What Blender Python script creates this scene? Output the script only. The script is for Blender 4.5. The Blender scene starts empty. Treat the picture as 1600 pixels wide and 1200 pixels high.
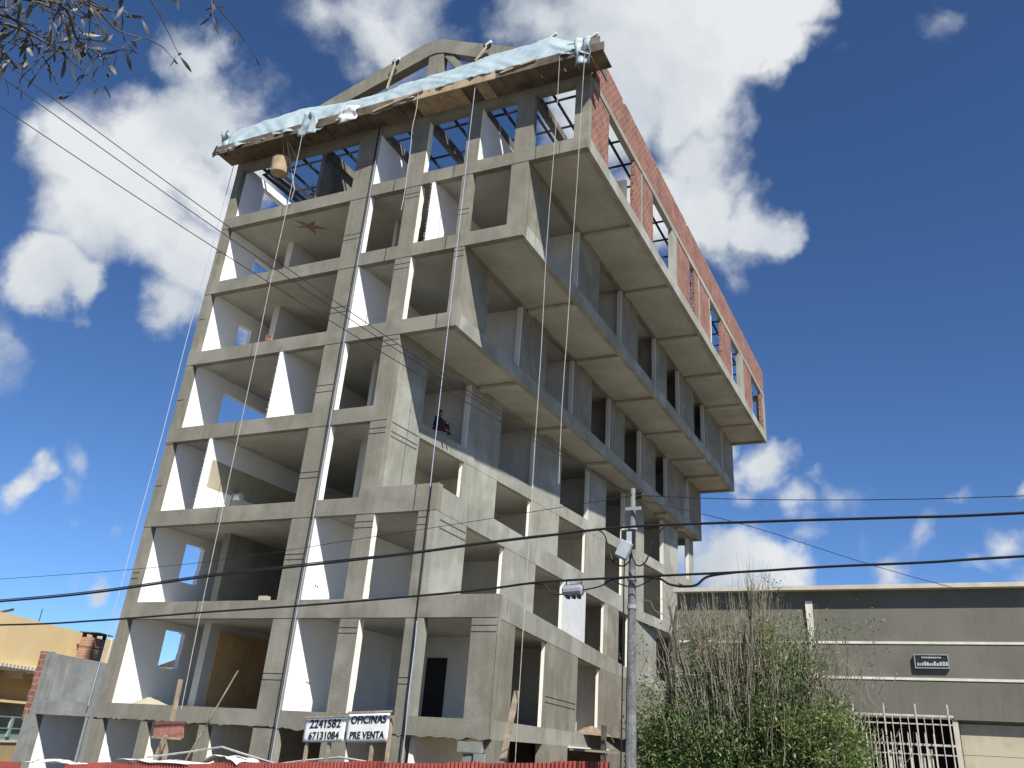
import bpy, math, random
from mathutils import Vector, Matrix, noise
random.seed(11)
SC = bpy.context.scene
COL = SC.collection
# ------------------------------------------------------------------ camera
cam = bpy.data.cameras.new('camera'); co = bpy.data.objects.new('camera', cam); COL.objects.link(co); SC.camera = co
cr = Vector((0.91613533, 0.39742156, 0.05246105)); cu = Vector((0.13447348, -0.42796424, 0.89373569)); cf = Vector((-0.37764128, 0.81172823, 0.44551582))
CAM = Vector((24.6613, -21.3134, 2.9131))
co.matrix_world = Matrix(((cr.x, cu.x, -cf.x, CAM.x), (cr.y, cu.y, -cf.y, CAM.y), (cr.z, cu.z, -cf.z, CAM.z), (0, 0, 0, 1)))
cam.sensor_width = 36; cam.lens = 1341.036 / 1600 * 36; cam.shift_x = -55.437 / 1600; cam.shift_y = -96.672 / 1600
cam.clip_start = 0.05; cam.clip_end = 3000
# ------------------------------------------------------------------ light
SUN = Vector((0.77, -0.665, 1.08)).normalized()
elev = math.asin(SUN.z); az = math.atan2(SUN.x, SUN.y)
sl = bpy.data.lights.new('sun', 'SUN'); sl.energy = 4.9; sl.angle = math.radians(0.5); sl.color = (1, 0.965, 0.90)
so = bpy.data.objects.new('sun', sl); COL.objects.link(so); so.rotation_euler = SUN.to_track_quat('Z', 'Y').to_euler(); so.location = (30, -30, 60)
SC.view_settings.view_transform = 'Standard'; SC.view_settings.look = 'None'; SC.view_settings.exposure = 0.62; SC.view_settings.gamma = 1; SC.view_settings.use_curve_mapping = False
SC.cycles.max_bounces = 8; SC.cycles.diffuse_bounces = 6
W = bpy.data.worlds.new('World'); SC.world = W; W.use_nodes = True
nt = W.node_tree; nt.nodes.clear()
def N(nt, typ, **kw):
    n = nt.nodes.new(typ)
    for k, v in kw.items():
        if k == 'inp':
            for i, x in v.items(): n.inputs[i].default_value = x
        else: setattr(n, k, v)
    return n
def L(nt, a, b): nt.links.new(a, b)
sky = N(nt, 'ShaderNodeTexSky', sky_type='NISHITA', sun_disc=False, sun_elevation=elev, sun_rotation=az, altitude=3600, air_density=1.0, dust_density=0.4, ozone_density=1.6)
BLOBS = [(-0.686, 0.492, 0.536, 0.095, 1.1), (-0.733, 0.465, 0.496, 0.075, 1.15), (-0.745, 0.433, 0.508, 0.04, 0.9), (-0.638, 0.499, 0.587, 0.078, 0.95), (-0.636, 0.447, 0.629, 0.047, 0.8), (-0.713, 0.524, 0.466, 0.082, 1.1), (-0.682, 0.581, 0.445, 0.073, 1.1), (-0.625, 0.533, 0.571, 0.056, 0.85), (-0.646, 0.557, 0.522, 0.06, 0.9), (-0.604, 0.526, 0.599, 0.04, 0.5), (-0.711, 0.581, 0.395, 0.038, 0.85), (-0.623, 0.551, 0.554, 0.06, 0.75), (-0.613, 0.465, 0.638, 0.028, 0.5), (-0.746, 0.494, 0.447, 0.066, 0.85), (-0.76, 0.42, 0.495, 0.033, 0.8), (-0.774, 0.484, 0.409, 0.034, 0.3), (-0.702, 0.451, 0.551, 0.036, 0.5), (-0.469, 0.559, 0.684, 0.083, 0.62), (-0.517, 0.523, 0.677, 0.047, 0.5), (-0.507, 0.562, 0.654, 0.041, 0.45), (-0.394, 0.594, 0.701, 0.056, 0.4), (-0.443, 0.552, 0.706, 0.083, 0.5), (-0.22, 0.669, 0.71, 0.13, 1.15), (-0.121, 0.7, 0.704, 0.076, 1.1), (-0.313, 0.617, 0.722, 0.077, 0.8), (-0.196, 0.735, 0.649, 0.091, 1.15), (-0.187, 0.779, 0.598, 0.07, 1.0), (-0.183, 0.815, 0.55, 0.077, 1.15), (-0.124, 0.828, 0.546, 0.048, 1.0), (-0.184, 0.842, 0.507, 0.039, 0.6), (-0.251, 0.79, 0.559, 0.086, 1.0), (-0.085, 0.732, 0.676, 0.04, 0.8), (-0.272, 0.714, 0.645, 0.086, 1.0), (-0.139, 0.765, 0.629, 0.041, 0.7), (-0.067, 0.699, 0.712, 0.045, 0.9), (-0.295, 0.671, 0.68, 0.071, 0.9), (-0.15, 0.942, 0.301, 0.051, 1.0), (-0.18, 0.945, 0.274, 0.041, 0.9), (-0.133, 0.953, 0.274, 0.037, 0.7), (-0.098, 0.952, 0.289, 0.02, 0.4), (-0.217, 0.924, 0.315, 0.042, 0.9), (-0.132, 0.966, 0.224, 0.04, 0.5), (-0.186, 0.959, 0.214, 0.047, 0.8), (-0.208, 0.959, 0.194, 0.061, 1.0), (-0.149, 0.971, 0.188, 0.049, 1.0), (-0.11, 0.977, 0.185, 0.029, 0.7), (-0.248, 0.945, 0.213, 0.056, 0.8), (-0.079, 0.971, 0.226, 0.032, 0.35), (-0.045, 0.98, 0.194, 0.031, 0.6), (-0.01, 0.974, 0.224, 0.024, 0.35), (0.029, 0.964, 0.263, 0.027, 0.6), (0.087, 0.958, 0.274, 0.025, 0.6), (0.082, 0.975, 0.208, 0.033, 0.6), (0.056, 0.981, 0.185, 0.023, 0.4), (-0.082, 0.962, 0.259, 0.026, 0.3), (0.056, 0.733, 0.678, 0.018, 0.16), (-0.108, 0.845, 0.524, 0.042, 1.0), (-0.138, 0.837, 0.529, 0.042, 0.9), (-0.791, 0.471, 0.39, 0.045, 1.1), (-0.776, 0.504, 0.379, 0.035, 1.0), (-0.805, 0.466, 0.368, 0.038, 1.0), (-0.778, 0.483, 0.401, 0.028, 0.8), (-0.813, 0.536, 0.23, 0.027, 0.8), (-0.822, 0.528, 0.212, 0.021, 0.6), (-0.784, 0.57, 0.245, 0.023, 0.4), (-0.794, 0.57, 0.212, 0.023, 0.35), (-0.764, 0.636, 0.106, 0.023, 0.6), (-0.755, 0.63, 0.18, 0.021, 0.35), (-0.79, 0.587, 0.178, 0.017, 0.25), (-0.786, 0.608, 0.11, 0.017, 0.3), (-0.198, 0.973, 0.116, 0.098, 0.6), (-0.726, 0.683, 0.078, 0.036, 0.5), (-0.719, 0.689, 0.088, 0.021, 0.6), (-0.661, 0.639, 0.393, 0.02, 0.5), (-0.132, 0.986, 0.099, 0.093, 0.5), (0.126, 0.981, 0.147, 0.06, 0.5), (-0.842, 0.527, 0.115, 0.051, 0.5), (-0.851, 0.41, 0.327, 0.076, 0.7), (0.234, 0.833, 0.501, 0.071, 0.6)]
# clouds of the same kind over the rest of the sky
rb = random.Random(3)
for i in range(9):
    a = rb.uniform(0, 2 * math.pi); e = rb.uniform(0.12, 1.35)
    d = Vector((math.cos(a) * math.cos(e), math.sin(a) * math.cos(e), math.sin(e)))
    if d.dot(cf) > 0.55 or d.dot(SUN) > 0.93: continue
    BLOBS.append((d.x, d.y, d.z, rb.uniform(0.08, 0.18), rb.uniform(0.6, 1.1)))
tc = N(nt, 'ShaderNodeTexCoord')
nA = N(nt, 'ShaderNodeTexNoise', inp={'Scale': 5.0, 'Detail': 6.0, 'Roughness': 0.56}); L(nt, tc.outputs['Generated'], nA.inputs['Vector'])
sub = N(nt, 'ShaderNodeVectorMath', operation='SUBTRACT'); sub.inputs[1].default_value = (0.5, 0.5, 0.5); L(nt, nA.outputs['Color'], sub.inputs[0])
scl = N(nt, 'ShaderNodeVectorMath', operation='SCALE'); scl.inputs['Scale'].default_value = 0.19; L(nt, sub.outputs[0], scl.inputs[0])
addw = N(nt, 'ShaderNodeVectorMath', operation='ADD'); L(nt, tc.outputs['Generated'], addw.inputs[0]); L(nt, scl.outputs[0], addw.inputs[1])
prev = None
for (x, y, z, r, am) in BLOBS:
    ds = N(nt, 'ShaderNodeVectorMath', operation='DISTANCE'); ds.inputs[1].default_value = (x, y, z); L(nt, addw.outputs[0], ds.inputs[0])
    mr = N(nt, 'ShaderNodeMath', operation='MULTIPLY_ADD'); mr.inputs[1].default_value = -am / r; mr.inputs[2].default_value = am; L(nt, ds.outputs['Value'], mr.inputs[0])
    if prev is None: prev = mr.outputs[0]
    else:
        mx = N(nt, 'ShaderNodeMath', operation='SMOOTH_MAX'); mx.inputs[2].default_value = 0.12; L(nt, prev, mx.inputs[0]); L(nt, mr.outputs[0], mx.inputs[1]); prev = mx.outputs[0]
nB = N(nt, 'ShaderNodeTexNoise', inp={'Scale': 11.0, 'Detail': 7.0, 'Roughness': 0.54}); L(nt, addw.outputs[0], nB.inputs['Vector'])
fb = N(nt, 'ShaderNodeMath', operation='MULTIPLY_ADD', inp={1: 1.0, 2: -0.5}); L(nt, nB.outputs['Fac'], fb.inputs[0])
den = N(nt, 'ShaderNodeMath', operation='ADD'); L(nt, prev, den.inputs[0]); L(nt, fb.outputs[0], den.inputs[1])
msk = N(nt, 'ShaderNodeMapRange', interpolation_type='SMOOTHSTEP', inp={'From Min': 0.04, 'From Max': 0.60}); L(nt, den.outputs[0], msk.inputs['Value'])
nC = N(nt, 'ShaderNodeTexNoise', inp={'Scale': 4.5, 'Detail': 5.0, 'Roughness': 0.55}); L(nt, addw.outputs[0], nC.inputs['Vector'])
cr_ = N(nt, 'ShaderNodeValToRGB'); cr_.color_ramp.elements[0].position = 0.34; cr_.color_ramp.elements[0].color = (0.60, 0.66, 0.74, 1); cr_.color_ramp.elements[1].position = 0.60; cr_.color_ramp.elements[1].color = (0.90, 0.93, 0.95, 1)
L(nt, nC.outputs['Fac'], cr_.inputs['Fac'])
bgs = N(nt, 'ShaderNodeBackground', inp={'Strength': 0.073}); 
tint = N(nt, 'ShaderNodeMix', data_type='RGBA', blend_type='MULTIPLY'); tint.inputs['Factor'].default_value = 1.0; tint.inputs['B'].default_value = (0.66, 0.93, 1.22, 1)
L(nt, sky.outputs[0], tint.inputs['A']); L(nt, tint.outputs['Result'], bgs.inputs['Color'])
bgc = N(nt, 'ShaderNodeBackground', inp={'Strength': 0.58}); L(nt, cr_.outputs[0], bgc.inputs['Color'])
mxs = N(nt, 'ShaderNodeMixShader'); L(nt, msk.outputs[0], mxs.inputs[0]); L(nt, bgs.outputs[0], mxs.inputs[1]); L(nt, bgc.outputs[0], mxs.inputs[2])
wo = N(nt, 'ShaderNodeOutputWorld'); L(nt, mxs.outputs[0], wo.inputs['Surface'])
W.cycles.sampling_method = 'MANUAL'; W.cycles.sample_map_resolution = 512

# ------------------------------------------------------------------ materials
def mat(name, c1, c2=None, scale=1.2, rough=0.85, bump=0.15, bscale=35, streak=0.0, detail=6, c3=None, metallic=0.0, lo=0.35, hi=0.65, bdist=0.01, spec=0.3, sub=0.0):
    m = bpy.data.materials.new(name); m.use_nodes = True; t = m.node_tree; b = t.nodes['Principled BSDF']
    b.inputs['Roughness'].default_value = rough; b.inputs['Metallic'].default_value = metallic; b.inputs['Specular IOR Level'].default_value = spec
    g = N(t, 'ShaderNodeTexCoord'); geo = N(t, 'ShaderNodeNewGeometry')
    c2 = c2 or tuple(x * 0.85 for x in c1)
    n1 = N(t, 'ShaderNodeTexNoise', inp={'Scale': scale, 'Detail': detail, 'Roughness': 0.6}); L(t, geo.outputs['Position'], n1.inputs['Vector'])
    r = N(t, 'ShaderNodeValToRGB'); r.color_ramp.elements[0].position = lo; r.color_ramp.elements[1].position = hi
    r.color_ramp.elements[0].color = (*c2, 1); r.color_ramp.elements[1].color = (*c1, 1); L(t, n1.outputs['Fac'], r.inputs['Fac'])
    out = r.outputs[0]
    if streak > 0:
        mp = N(t, 'ShaderNodeMapping'); mp.inputs['Scale'].default_value = (3.2, 3.2, 0.28); L(t, geo.outputs['Position'], mp.inputs['Vector'])
        n2 = N(t, 'ShaderNodeTexNoise', inp={'Scale': 1.6, 'Detail': 6.0, 'Roughness': 0.7}); L(t, mp.outputs[0], n2.inputs['Vector'])
        r2 = N(t, 'ShaderNodeMapRange', inp={'From Min': 0.35, 'From Max': 0.7, 'To Min': 1 - streak, 'To Max': 1.0 + streak * 0.25}); L(t, n2.outputs['Fac'], r2.inputs['Value'])
        mm = N(t, 'ShaderNodeMix', data_type='RGBA', blend_type='MULTIPLY'); mm.inputs['Factor'].default_value = 1.0
        L(t, out, mm.inputs['A']); L(t, r2.outputs[0], mm.inputs['B']); out = mm.outputs['Result']
        # dark run-off stains
        mp5 = N(t, 'ShaderNodeMapping'); mp5.inputs['Scale'].default_value = (5.5, 5.5, 0.5); L(t, geo.outputs['Position'], mp5.inputs['Vector'])
        n5 = N(t, 'ShaderNodeTexNoise', inp={'Scale': 1.3, 'Detail': 8.0, 'Roughness': 0.75}); L(t, mp5.outputs[0], n5.inputs['Vector'])
        r5 = N(t, 'ShaderNodeMapRange', inp={'From Min': 0.56, 'From Max': 0.70, 'To Min': 1.0, 'To Max': 1.0 - min(0.45, streak * 2.2)}); L(t, n5.outputs['Fac'], r5.inputs['Value'])
        m5 = N(t, 'ShaderNodeMix', data_type='RGBA', blend_type='MULTIPLY'); m5.inputs['Factor'].default_value = 1.0; L(t, out, m5.inputs['A']); L(t, r5.outputs[0], m5.inputs['B']); out = m5.outputs['Result']
        # fine grit
        n6 = N(t, 'ShaderNodeTexNoise', inp={'Scale': 22.0, 'Detail': 4.0, 'Roughness': 0.8}); L(t, geo.outputs['Position'], n6.inputs['Vector'])
        r6 = N(t, 'ShaderNodeMapRange', inp={'From Min': 0.3, 'From Max': 0.7, 'To Min': 1.0 - streak * 0.9, 'To Max': 1.0 + streak * 0.7}); L(t, n6.outputs['Fac'], r6.inputs['Value'])
        m6 = N(t, 'ShaderNodeMix', data_type='RGBA', blend_type='MULTIPLY'); m6.inputs['Factor'].default_value = 1.0; L(t, out, m6.inputs['A']); L(t, r6.outputs[0], m6.inputs['B']); out = m6.outputs['Result']
        # blotches of repair mortar
        n3 = N(t, 'ShaderNodeTexNoise', inp={'Scale': 0.55, 'Detail': 3.0}); L(t, geo.outputs['Position'], n3.inputs['Vector'])
        r3 = N(t, 'ShaderNodeMapRange', inp={'From Min': 0.52, 'From Max': 0.62, 'To Min': 0.0, 'To Max': 0.55}); L(t, n3.outputs['Fac'], r3.inputs['Value'])
        m3 = N(t, 'ShaderNodeMix', data_type='RGBA'); L(t, r3.outputs[0], m3.inputs['Factor']); L(t, out, m3.inputs['A']); m3.inputs['B'].default_value = (*(c3 or tuple(x * 1.12 for x in c1)), 1); out = m3.outputs['Result']
    L(t, out, b.inputs['Base Color'])
    if bump > 0:
        n4 = N(t, 'ShaderNodeTexNoise', inp={'Scale': bscale, 'Detail': 5.0, 'Roughness': 0.7}); L(t, geo.outputs['Position'], n4.inputs['Vector'])
        bp = N(t, 'ShaderNodeBump', inp={'Strength': bump, 'Distance': bdist}); L(t, n4.outputs['Fac'], bp.inputs['Height']); L(t, bp.outputs[0], b.inputs['Normal'])
    return m
M = {}
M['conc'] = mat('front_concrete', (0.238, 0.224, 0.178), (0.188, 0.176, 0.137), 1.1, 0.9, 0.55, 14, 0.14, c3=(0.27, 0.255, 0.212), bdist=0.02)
M['conc2'] = mat('cement_render', (0.325, 0.318, 0.268), (0.245, 0.238, 0.195), 0.8, 0.9, 0.5, 14, 0.14, c3=(0.385, 0.39, 0.35), bdist=0.02)
M['conc_dark'] = mat('dark_concrete', (0.20, 0.19, 0.165), (0.13, 0.125, 0.11), 1.6, 0.9, 0.5, 14, 0.35, bdist=0.02)
M['annex'] = mat('grey_cement', (0.27, 0.275, 0.25), (0.20, 0.205, 0.19), 2.0, 0.9, 0.4, 12, 0.2, bdist=0.02)
M['ceil'] = mat('slab_soffit', (0.47, 0.455, 0.395), (0.385, 0.37, 0.32), 0.5, 0.9, 0.2, 20, 0.11, c3=(0.50, 0.485, 0.43))
M['plaster'] = mat('white_plaster', (0.88, 0.88, 0.87), (0.83, 0.83, 0.82), 1.2, 0.85, 0.12, 20, 0.04, c3=(0.89, 0.89, 0.88))
M['plaster_cream'] = mat('cream_reveal', (0.86, 0.84, 0.74), (0.76, 0.73, 0.63), 3, 0.85, 0.3, 20)
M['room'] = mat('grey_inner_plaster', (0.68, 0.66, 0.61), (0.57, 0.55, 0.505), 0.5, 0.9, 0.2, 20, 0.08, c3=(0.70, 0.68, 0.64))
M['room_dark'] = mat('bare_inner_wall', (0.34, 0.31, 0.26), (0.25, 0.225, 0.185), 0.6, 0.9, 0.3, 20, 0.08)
M['wood_panel'] = mat('plywood', (0.66, 0.43, 0.20), (0.50, 0.32, 0.15), 0.9, 0.7, 0.1, 20)
M['wood'] = mat('weathered_timber', (0.38, 0.31, 0.22), (0.22, 0.17, 0.115), 4.0, 0.8, 0.3, 30)
M['formwood'] = mat('formwork_board', (0.17, 0.135, 0.095), (0.07, 0.056, 0.042), 1.3, 0.85, 0.3, 30)
M['formwood_light'] = mat('new_formwork_board', (0.44, 0.34, 0.22), (0.28, 0.205, 0.13), 2.5, 0.8, 0.3, 30)
M['steel'] = mat('dark_steel', (0.035, 0.036, 0.04), (0.02, 0.02, 0.022), 6, 0.6, 0.0)
M['rope'] = mat('pale_rope', (0.42, 0.41, 0.37), (0.3, 0.29, 0.26), 6, 0.9, 0.0)
M['bluerope'] = mat('blue_grey_rope', (0.38, 0.42, 0.52), (0.3, 0.34, 0.44), 6, 0.9, 0.0)
M['cable'] = mat('black_cable', (0.02, 0.02, 0.022), (0.015, 0.015, 0.017), 6, 0.5, 0.0)
M['pole'] = mat('pole_concrete', (0.26, 0.26, 0.245), (0.13, 0.13, 0.125), 5.0, 0.9, 0.4, 20, 0.45)
M['metalbox'] = mat('grey_box', (0.42, 0.45, 0.46), (0.33, 0.36, 0.37), 5, 0.5, 0.0)
M['tarp'] = mat('blue_tarp', (0.36, 0.435, 0.455), (0.28, 0.355, 0.38), 1.1, 0.5, 0.4, 4, 0.0, bdist=0.06)
M['tarp_white'] = mat('white_sheet', (0.74, 0.75, 0.72), (0.58, 0.59, 0.56), 2.3, 0.6, 0.2, 8)
M['olive'] = mat('olive_paint', (0.150, 0.144, 0.116), (0.128, 0.123, 0.100), 0.5, 0.85, 0.15, 25, 0.09, c3=(0.158, 0.152, 0.126))
M['coping'] = mat('pale_coping', (0.52, 0.49, 0.41), (0.42, 0.39, 0.32), 2, 0.85, 0.1)
M['beige'] = mat('beige_paint', (0.44, 0.40, 0.29), (0.39, 0.35, 0.25), 0.8, 0.85, 0.1, 20, 0.1)
M['whiteline'] = mat('white_trim', (0.66, 0.64, 0.56), (0.5, 0.48, 0.4), 2, 0.8, 0.0)
M['yellow'] = mat('yellow_paint', (0.86, 0.66, 0.36), (0.82, 0.62, 0.32), 0.7, 0.85, 0.1, 20, 0.04, c3=(0.87, 0.68, 0.39))
M['ochre'] = mat('ochre_paint', (0.50, 0.37, 0.20), (0.42, 0.31, 0.16), 0.7, 0.85, 0.1)
M['green_paint'] = mat('pale_green_paint', (0.24, 0.33, 0.29), (0.19, 0.27, 0.24), 2, 0.7, 0.0)
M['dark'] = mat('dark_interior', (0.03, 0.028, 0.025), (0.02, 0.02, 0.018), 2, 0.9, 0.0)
M['black'] = mat('black_paint', (0.02, 0.02, 0.022), (0.012, 0.012, 0.014), 6, 0.6, 0.0)
M['grey_metal'] = mat('grey_metal', (0.30, 0.31, 0.33), (0.22, 0.23, 0.25), 6, 0.5, 0.0)
M['grille'] = mat('cream_iron_paint', (0.52, 0.50, 0.44), (0.38, 0.36, 0.31), 6, 0.6, 0.0)
M['asphalt'] = mat('asphalt', (0.06, 0.06, 0.058), (0.04, 0.04, 0.04), 3, 0.9, 0.4, 60)
M['paving'] = mat('paving', (0.30, 0.29, 0.27), (0.24, 0.23, 0.21), 3, 0.9, 0.3, 30)
M['earth'] = mat('earth', (0.24, 0.19, 0.13), (0.17, 0.135, 0.09), 0.8, 0.95, 0.5, 8, bdist=0.05)
M['bark'] = mat('bark', (0.13, 0.11, 0.085), (0.06, 0.05, 0.04), 8, 0.9, 0.6, 30, bdist=0.02)
M['twig'] = mat('bare_twig', (0.25, 0.225, 0.16), (0.12, 0.11, 0.078), 3, 0.9, 0.0)
M['skin'] = mat('skin', (0.32, 0.17, 0.10), (0.27, 0.14, 0.085), 8, 0.6, 0.0)
M['hair'] = mat('hair', (0.015, 0.012, 0.01), None, 8, 0.6, 0.0)
M['cloth_dark'] = mat('dark_blue_cloth', (0.02, 0.035, 0.045), (0.012, 0.02, 0.028), 4, 0.9, 0.0)
M['cloth_maroon'] = mat('maroon_cloth', (0.10, 0.03, 0.035), (0.06, 0.02, 0.025), 4, 0.9, 0.0)
M['redsign'] = mat('faded_red_board', (0.36, 0.16, 0.115), (0.27, 0.11, 0.08), 7, 0.8, 0.1)
M['redsheet'] = mat('red_oxide_sheet', (0.30, 0.065, 0.05), (0.20, 0.045, 0.035), 1.5, 0.55, 0.1, 20)
M['pvc'] = mat('pvc', (0.6, 0.6, 0.58), None, 5, 0.5, 0.0)
M['debris'] = mat('rubble', (0.30, 0.23, 0.17), (0.16, 0.11, 0.08), 6, 0.9, 0.5, 20)
#B
def brick_mat(name, c1, c2, mortar, scale=1.0, rot=(0, 0, 0), bw=0.24, rh=0.11):
    m = bpy.data.materials.new(name); m.use_nodes = True; t = m.node_tree; b = t.nodes['Principled BSDF']; b.inputs['Roughness'].default_value = 0.9
    geo = N(t, 'ShaderNodeNewGeometry'); sp = N(t, 'ShaderNodeSeparateXYZ'); L(t, geo.outputs['Position'], sp.inputs[0])
    ad = N(t, 'ShaderNodeMath', operation='ADD'); L(t, sp.outputs['X'], ad.inputs[0]); L(t, sp.outputs['Y'], ad.inputs[1])
    cb = N(t, 'ShaderNodeCombineXYZ'); L(t, ad.outputs[0], cb.inputs['X']); L(t, sp.outputs['Z'], cb.inputs['Y'])
    br = N(t, 'ShaderNodeTexBrick', inp={'Color1': (*c1, 1), 'Color2': (*c2, 1), 'Mortar': (*mortar, 1), 'Scale': 1.0, 'Mortar Size': 0.02, 'Brick Width': bw, 'Row Height': rh, 'Bias': 0.0}); L(t, cb.outputs[0], br.inputs['Vector'])
    n1 = N(t, 'ShaderNodeTexNoise', inp={'Scale': 1.5, 'Detail': 6.0}); L(t, geo.outputs['Position'], n1.inputs['Vector'])
    mr = N(t, 'ShaderNodeMapRange', inp={'From Min': 0.3, 'From Max': 0.7, 'To Min': 0.72, 'To Max': 1.15}); L(t, n1.outputs['Fac'], mr.inputs['Value'])
    mm = N(t, 'ShaderNodeMix', data_type='RGBA', blend_type='MULTIPLY'); mm.inputs['Factor'].default_value = 1; L(t, br.outputs['Color'], mm.inputs['A']); L(t, mr.outputs[0], mm.inputs['B']); L(t, mm.outputs['Result'], b.inputs['Base Color'])
    bp = N(t, 'ShaderNodeBump', inp={'Strength': 0.6, 'Distance': 0.01}); bp.invert = True; L(t, br.outputs['Fac'], bp.inputs['Height']); L(t, bp.outputs[0], b.inputs['Normal'])
    return m
M['brick'] = brick_mat('hollow_brick', (0.26, 0.092, 0.055), (0.17, 0.060, 0.040), (0.30, 0.21, 0.17), rh=0.19, bw=0.3)
M['chimney_brick'] = brick_mat('chimney_brick_red', (0.36, 0.165, 0.10), (0.27, 0.115, 0.07), (0.38, 0.27, 0.2), rh=0.12, bw=0.26)
def leaf_mat(name, c1, c2, tr=0.25):
    m = bpy.data.materials.new(name); m.use_nodes = True; t = m.node_tree; b = t.nodes['Principled BSDF']; b.inputs['Roughness'].default_value = 0.5
    geo = N(t, 'ShaderNodeNewGeometry'); r = N(t, 'ShaderNodeValToRGB'); r.color_ramp.elements[0].color = (*c1, 1); r.color_ramp.elements[1].color = (*c2, 1); L(t, geo.outputs['Random Per Island'], r.inputs['Fac'])
    L(t, r.outputs[0], b.inputs['Base Color'])
    tl = N(t, 'ShaderNodeBsdfTranslucent'); L(t, r.outputs[0], tl.inputs['Color']); mx = N(t, 'ShaderNodeMixShader'); mx.inputs[0].default_value = tr
    L(t, b.outputs[0], mx.inputs[1]); L(t, tl.outputs[0], mx.inputs[2]); L(t, mx.outputs[0], t.nodes['Material Output'].inputs['Surface'])
    return m
M['leaf'] = leaf_mat('green_leaves', (0.042, 0.078, 0.02), (0.13, 0.19, 0.05), 0.35)
M['leaf_pale'] = leaf_mat('yellow_green_leaves', (0.08, 0.12, 0.025), (0.20, 0.25, 0.07), 0.35)
M['leaf_grey'] = leaf_mat('grey_green_leaves', (0.03, 0.035, 0.025), (0.10, 0.095, 0.075), 0.1)
M['leaf_rust'] = leaf_mat('rust_leaves', (0.10, 0.03, 0.015), (0.24, 0.09, 0.04), 0.2)

# ------------------------------------------------------------------ mesh helpers
class MB:
    def __init__(s): s.v = []; s.f = []
    def box(s, x0, x1, y0, y1, z0, z1):
        i = len(s.v); s.v += [(x0, y0, z0), (x1, y0, z0), (x1, y1, z0), (x0, y1, z0), (x0, y0, z1), (x1, y0, z1), (x1, y1, z1), (x0, y1, z1)]
        s.f += [(i, i+3, i+2, i+1), (i+4, i+5, i+6, i+7), (i, i+1, i+5, i+4), (i+1, i+2, i+6, i+5), (i+2, i+3, i+7, i+6), (i+3, i, i+4, i+7)]; return s
    def prism(s, poly, z0, z1):
        i = len(s.v); n = len(poly)
        s.v += [(p[0], p[1], z0) for p in poly] + [(p[0], p[1], z1) for p in poly]
        s.f += [tuple(range(i + n - 1, i - 1, -1)), tuple(range(i + n, i + 2 * n))]
        for k in range(n): s.f.append((i + k, i + (k + 1) % n, i + n + (k + 1) % n, i + n + k))
        return s
    def prism_y(s, poly, y0, y1):   # poly of (x, z), counter-clockwise seen from -y
        i = len(s.v); n = len(poly)
        s.v += [(p[0], y0, p[1]) for p in poly] + [(p[0], y1, p[1]) for p in poly]
        s.f += [tuple(range(i, i + n)), tuple(range(i + 2 * n - 1, i + n - 1, -1))]
        for k in range(n): s.f.append((i + k, i + n + k, i + n + (k + 1) % n, i + (k + 1) % n))
        return s
    def beam(s, a, b, w, h, up=(0, 0, 1)):
        a = Vector(a); b = Vector(b); d = (b - a).normalized(); r = d.cross(Vector(up))
        if r.length < 1e-4: r = d.cross(Vector((1, 0, 0)))
        r.normalize(); u = r.cross(d); i = len(s.v)
        for p in (a, b):
            for (q, t) in ((-1, -1), (1, -1), (1, 1), (-1, 1)): s.v.append(tuple(p + r * (q * w / 2) + u * (t * h / 2)))
        s.f += [(i, i+3, i+2, i+1), (i+4, i+5, i+6, i+7), (i, i+1, i+5, i+4), (i+1, i+2, i+6, i+5), (i+2, i+3, i+7, i+6), (i+3, i, i+4, i+7)]; return s
    def tube(s, pts, rad, n=6, cap=True):
        pts = [Vector(p) for p in pts]; rads = rad if isinstance(rad, (list, tuple)) else [rad] * len(pts); base = len(s.v); ref = Vector((0.31, 0.17, 0.93))
        for k, p in enumerate(pts):
            d = (pts[min(k + 1, len(pts) - 1)] - pts[max(k - 1, 0)]); d.normalize()
            a = d.cross(ref)
            if a.length < 1e-3: a = d.cross(Vector((1, 0, 0)))
            a.normalize(); b = d.cross(a)
            for j in range(n):
                t = 2 * math.pi * j / n; s.v.append(tuple(p + (a * math.cos(t) + b * math.sin(t)) * rads[k]))
        for k in range(len(pts) - 1):
            for j in range(n):
                s.f.append((base + k*n + j, base + k*n + (j+1) % n, base + (k+1)*n + (j+1) % n, base + (k+1)*n + j))
        if cap:
            s.f.append(tuple(base + j for j in range(n - 1, -1, -1))); s.f.append(tuple(base + (len(pts)-1)*n + j for j in range(n)))
        return s
    def mesh(s, name, off=(0, 0, 0)):
        me = bpy.data.meshes.new(name); ox, oy, oz = off
        me.from_pydata([(x - ox, y - oy, z - oz) for x, y, z in s.v], [], s.f); me.update(); return me
def obj(name, mb, m, parent=None, smooth=False, bevel=0):
    if parent is None:
        xs = [v[0] for v in mb.v]; ys = [v[1] for v in mb.v]; zs = [v[2] for v in mb.v]
        loc = Vector(((min(xs)+max(xs))/2, (min(ys)+max(ys))/2, min(zs))); wl = loc
    else:
        wl = WL[parent.name]; loc = Vector((0, 0, 0))
    me = mb.mesh(name, wl); me.materials.append(m)
    if smooth:
        for p in me.polygons: p.use_smooth = True
    o = bpy.data.objects.new(name, me); COL.objects.link(o); o.location = loc
    if parent is not None: o.parent = parent
    WL[o.name] = wl.copy()
    if bevel:
        bv = o.modifiers.new('bevel', 'BEVEL'); bv.width = bevel; bv.segments = 1; bv.limit_method = 'ANGLE'
    return o
WL = {}
def thing(name, label, cat, loc, group=None):
    o = bpy.data.objects.new(name, None); COL.objects.link(o); o.location = loc; o.empty_display_size = 0.3
    o['label'] = label; o['category'] = cat
    if group: o['group'] = group
    WL[o.name] = Vector(loc); return o
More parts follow.
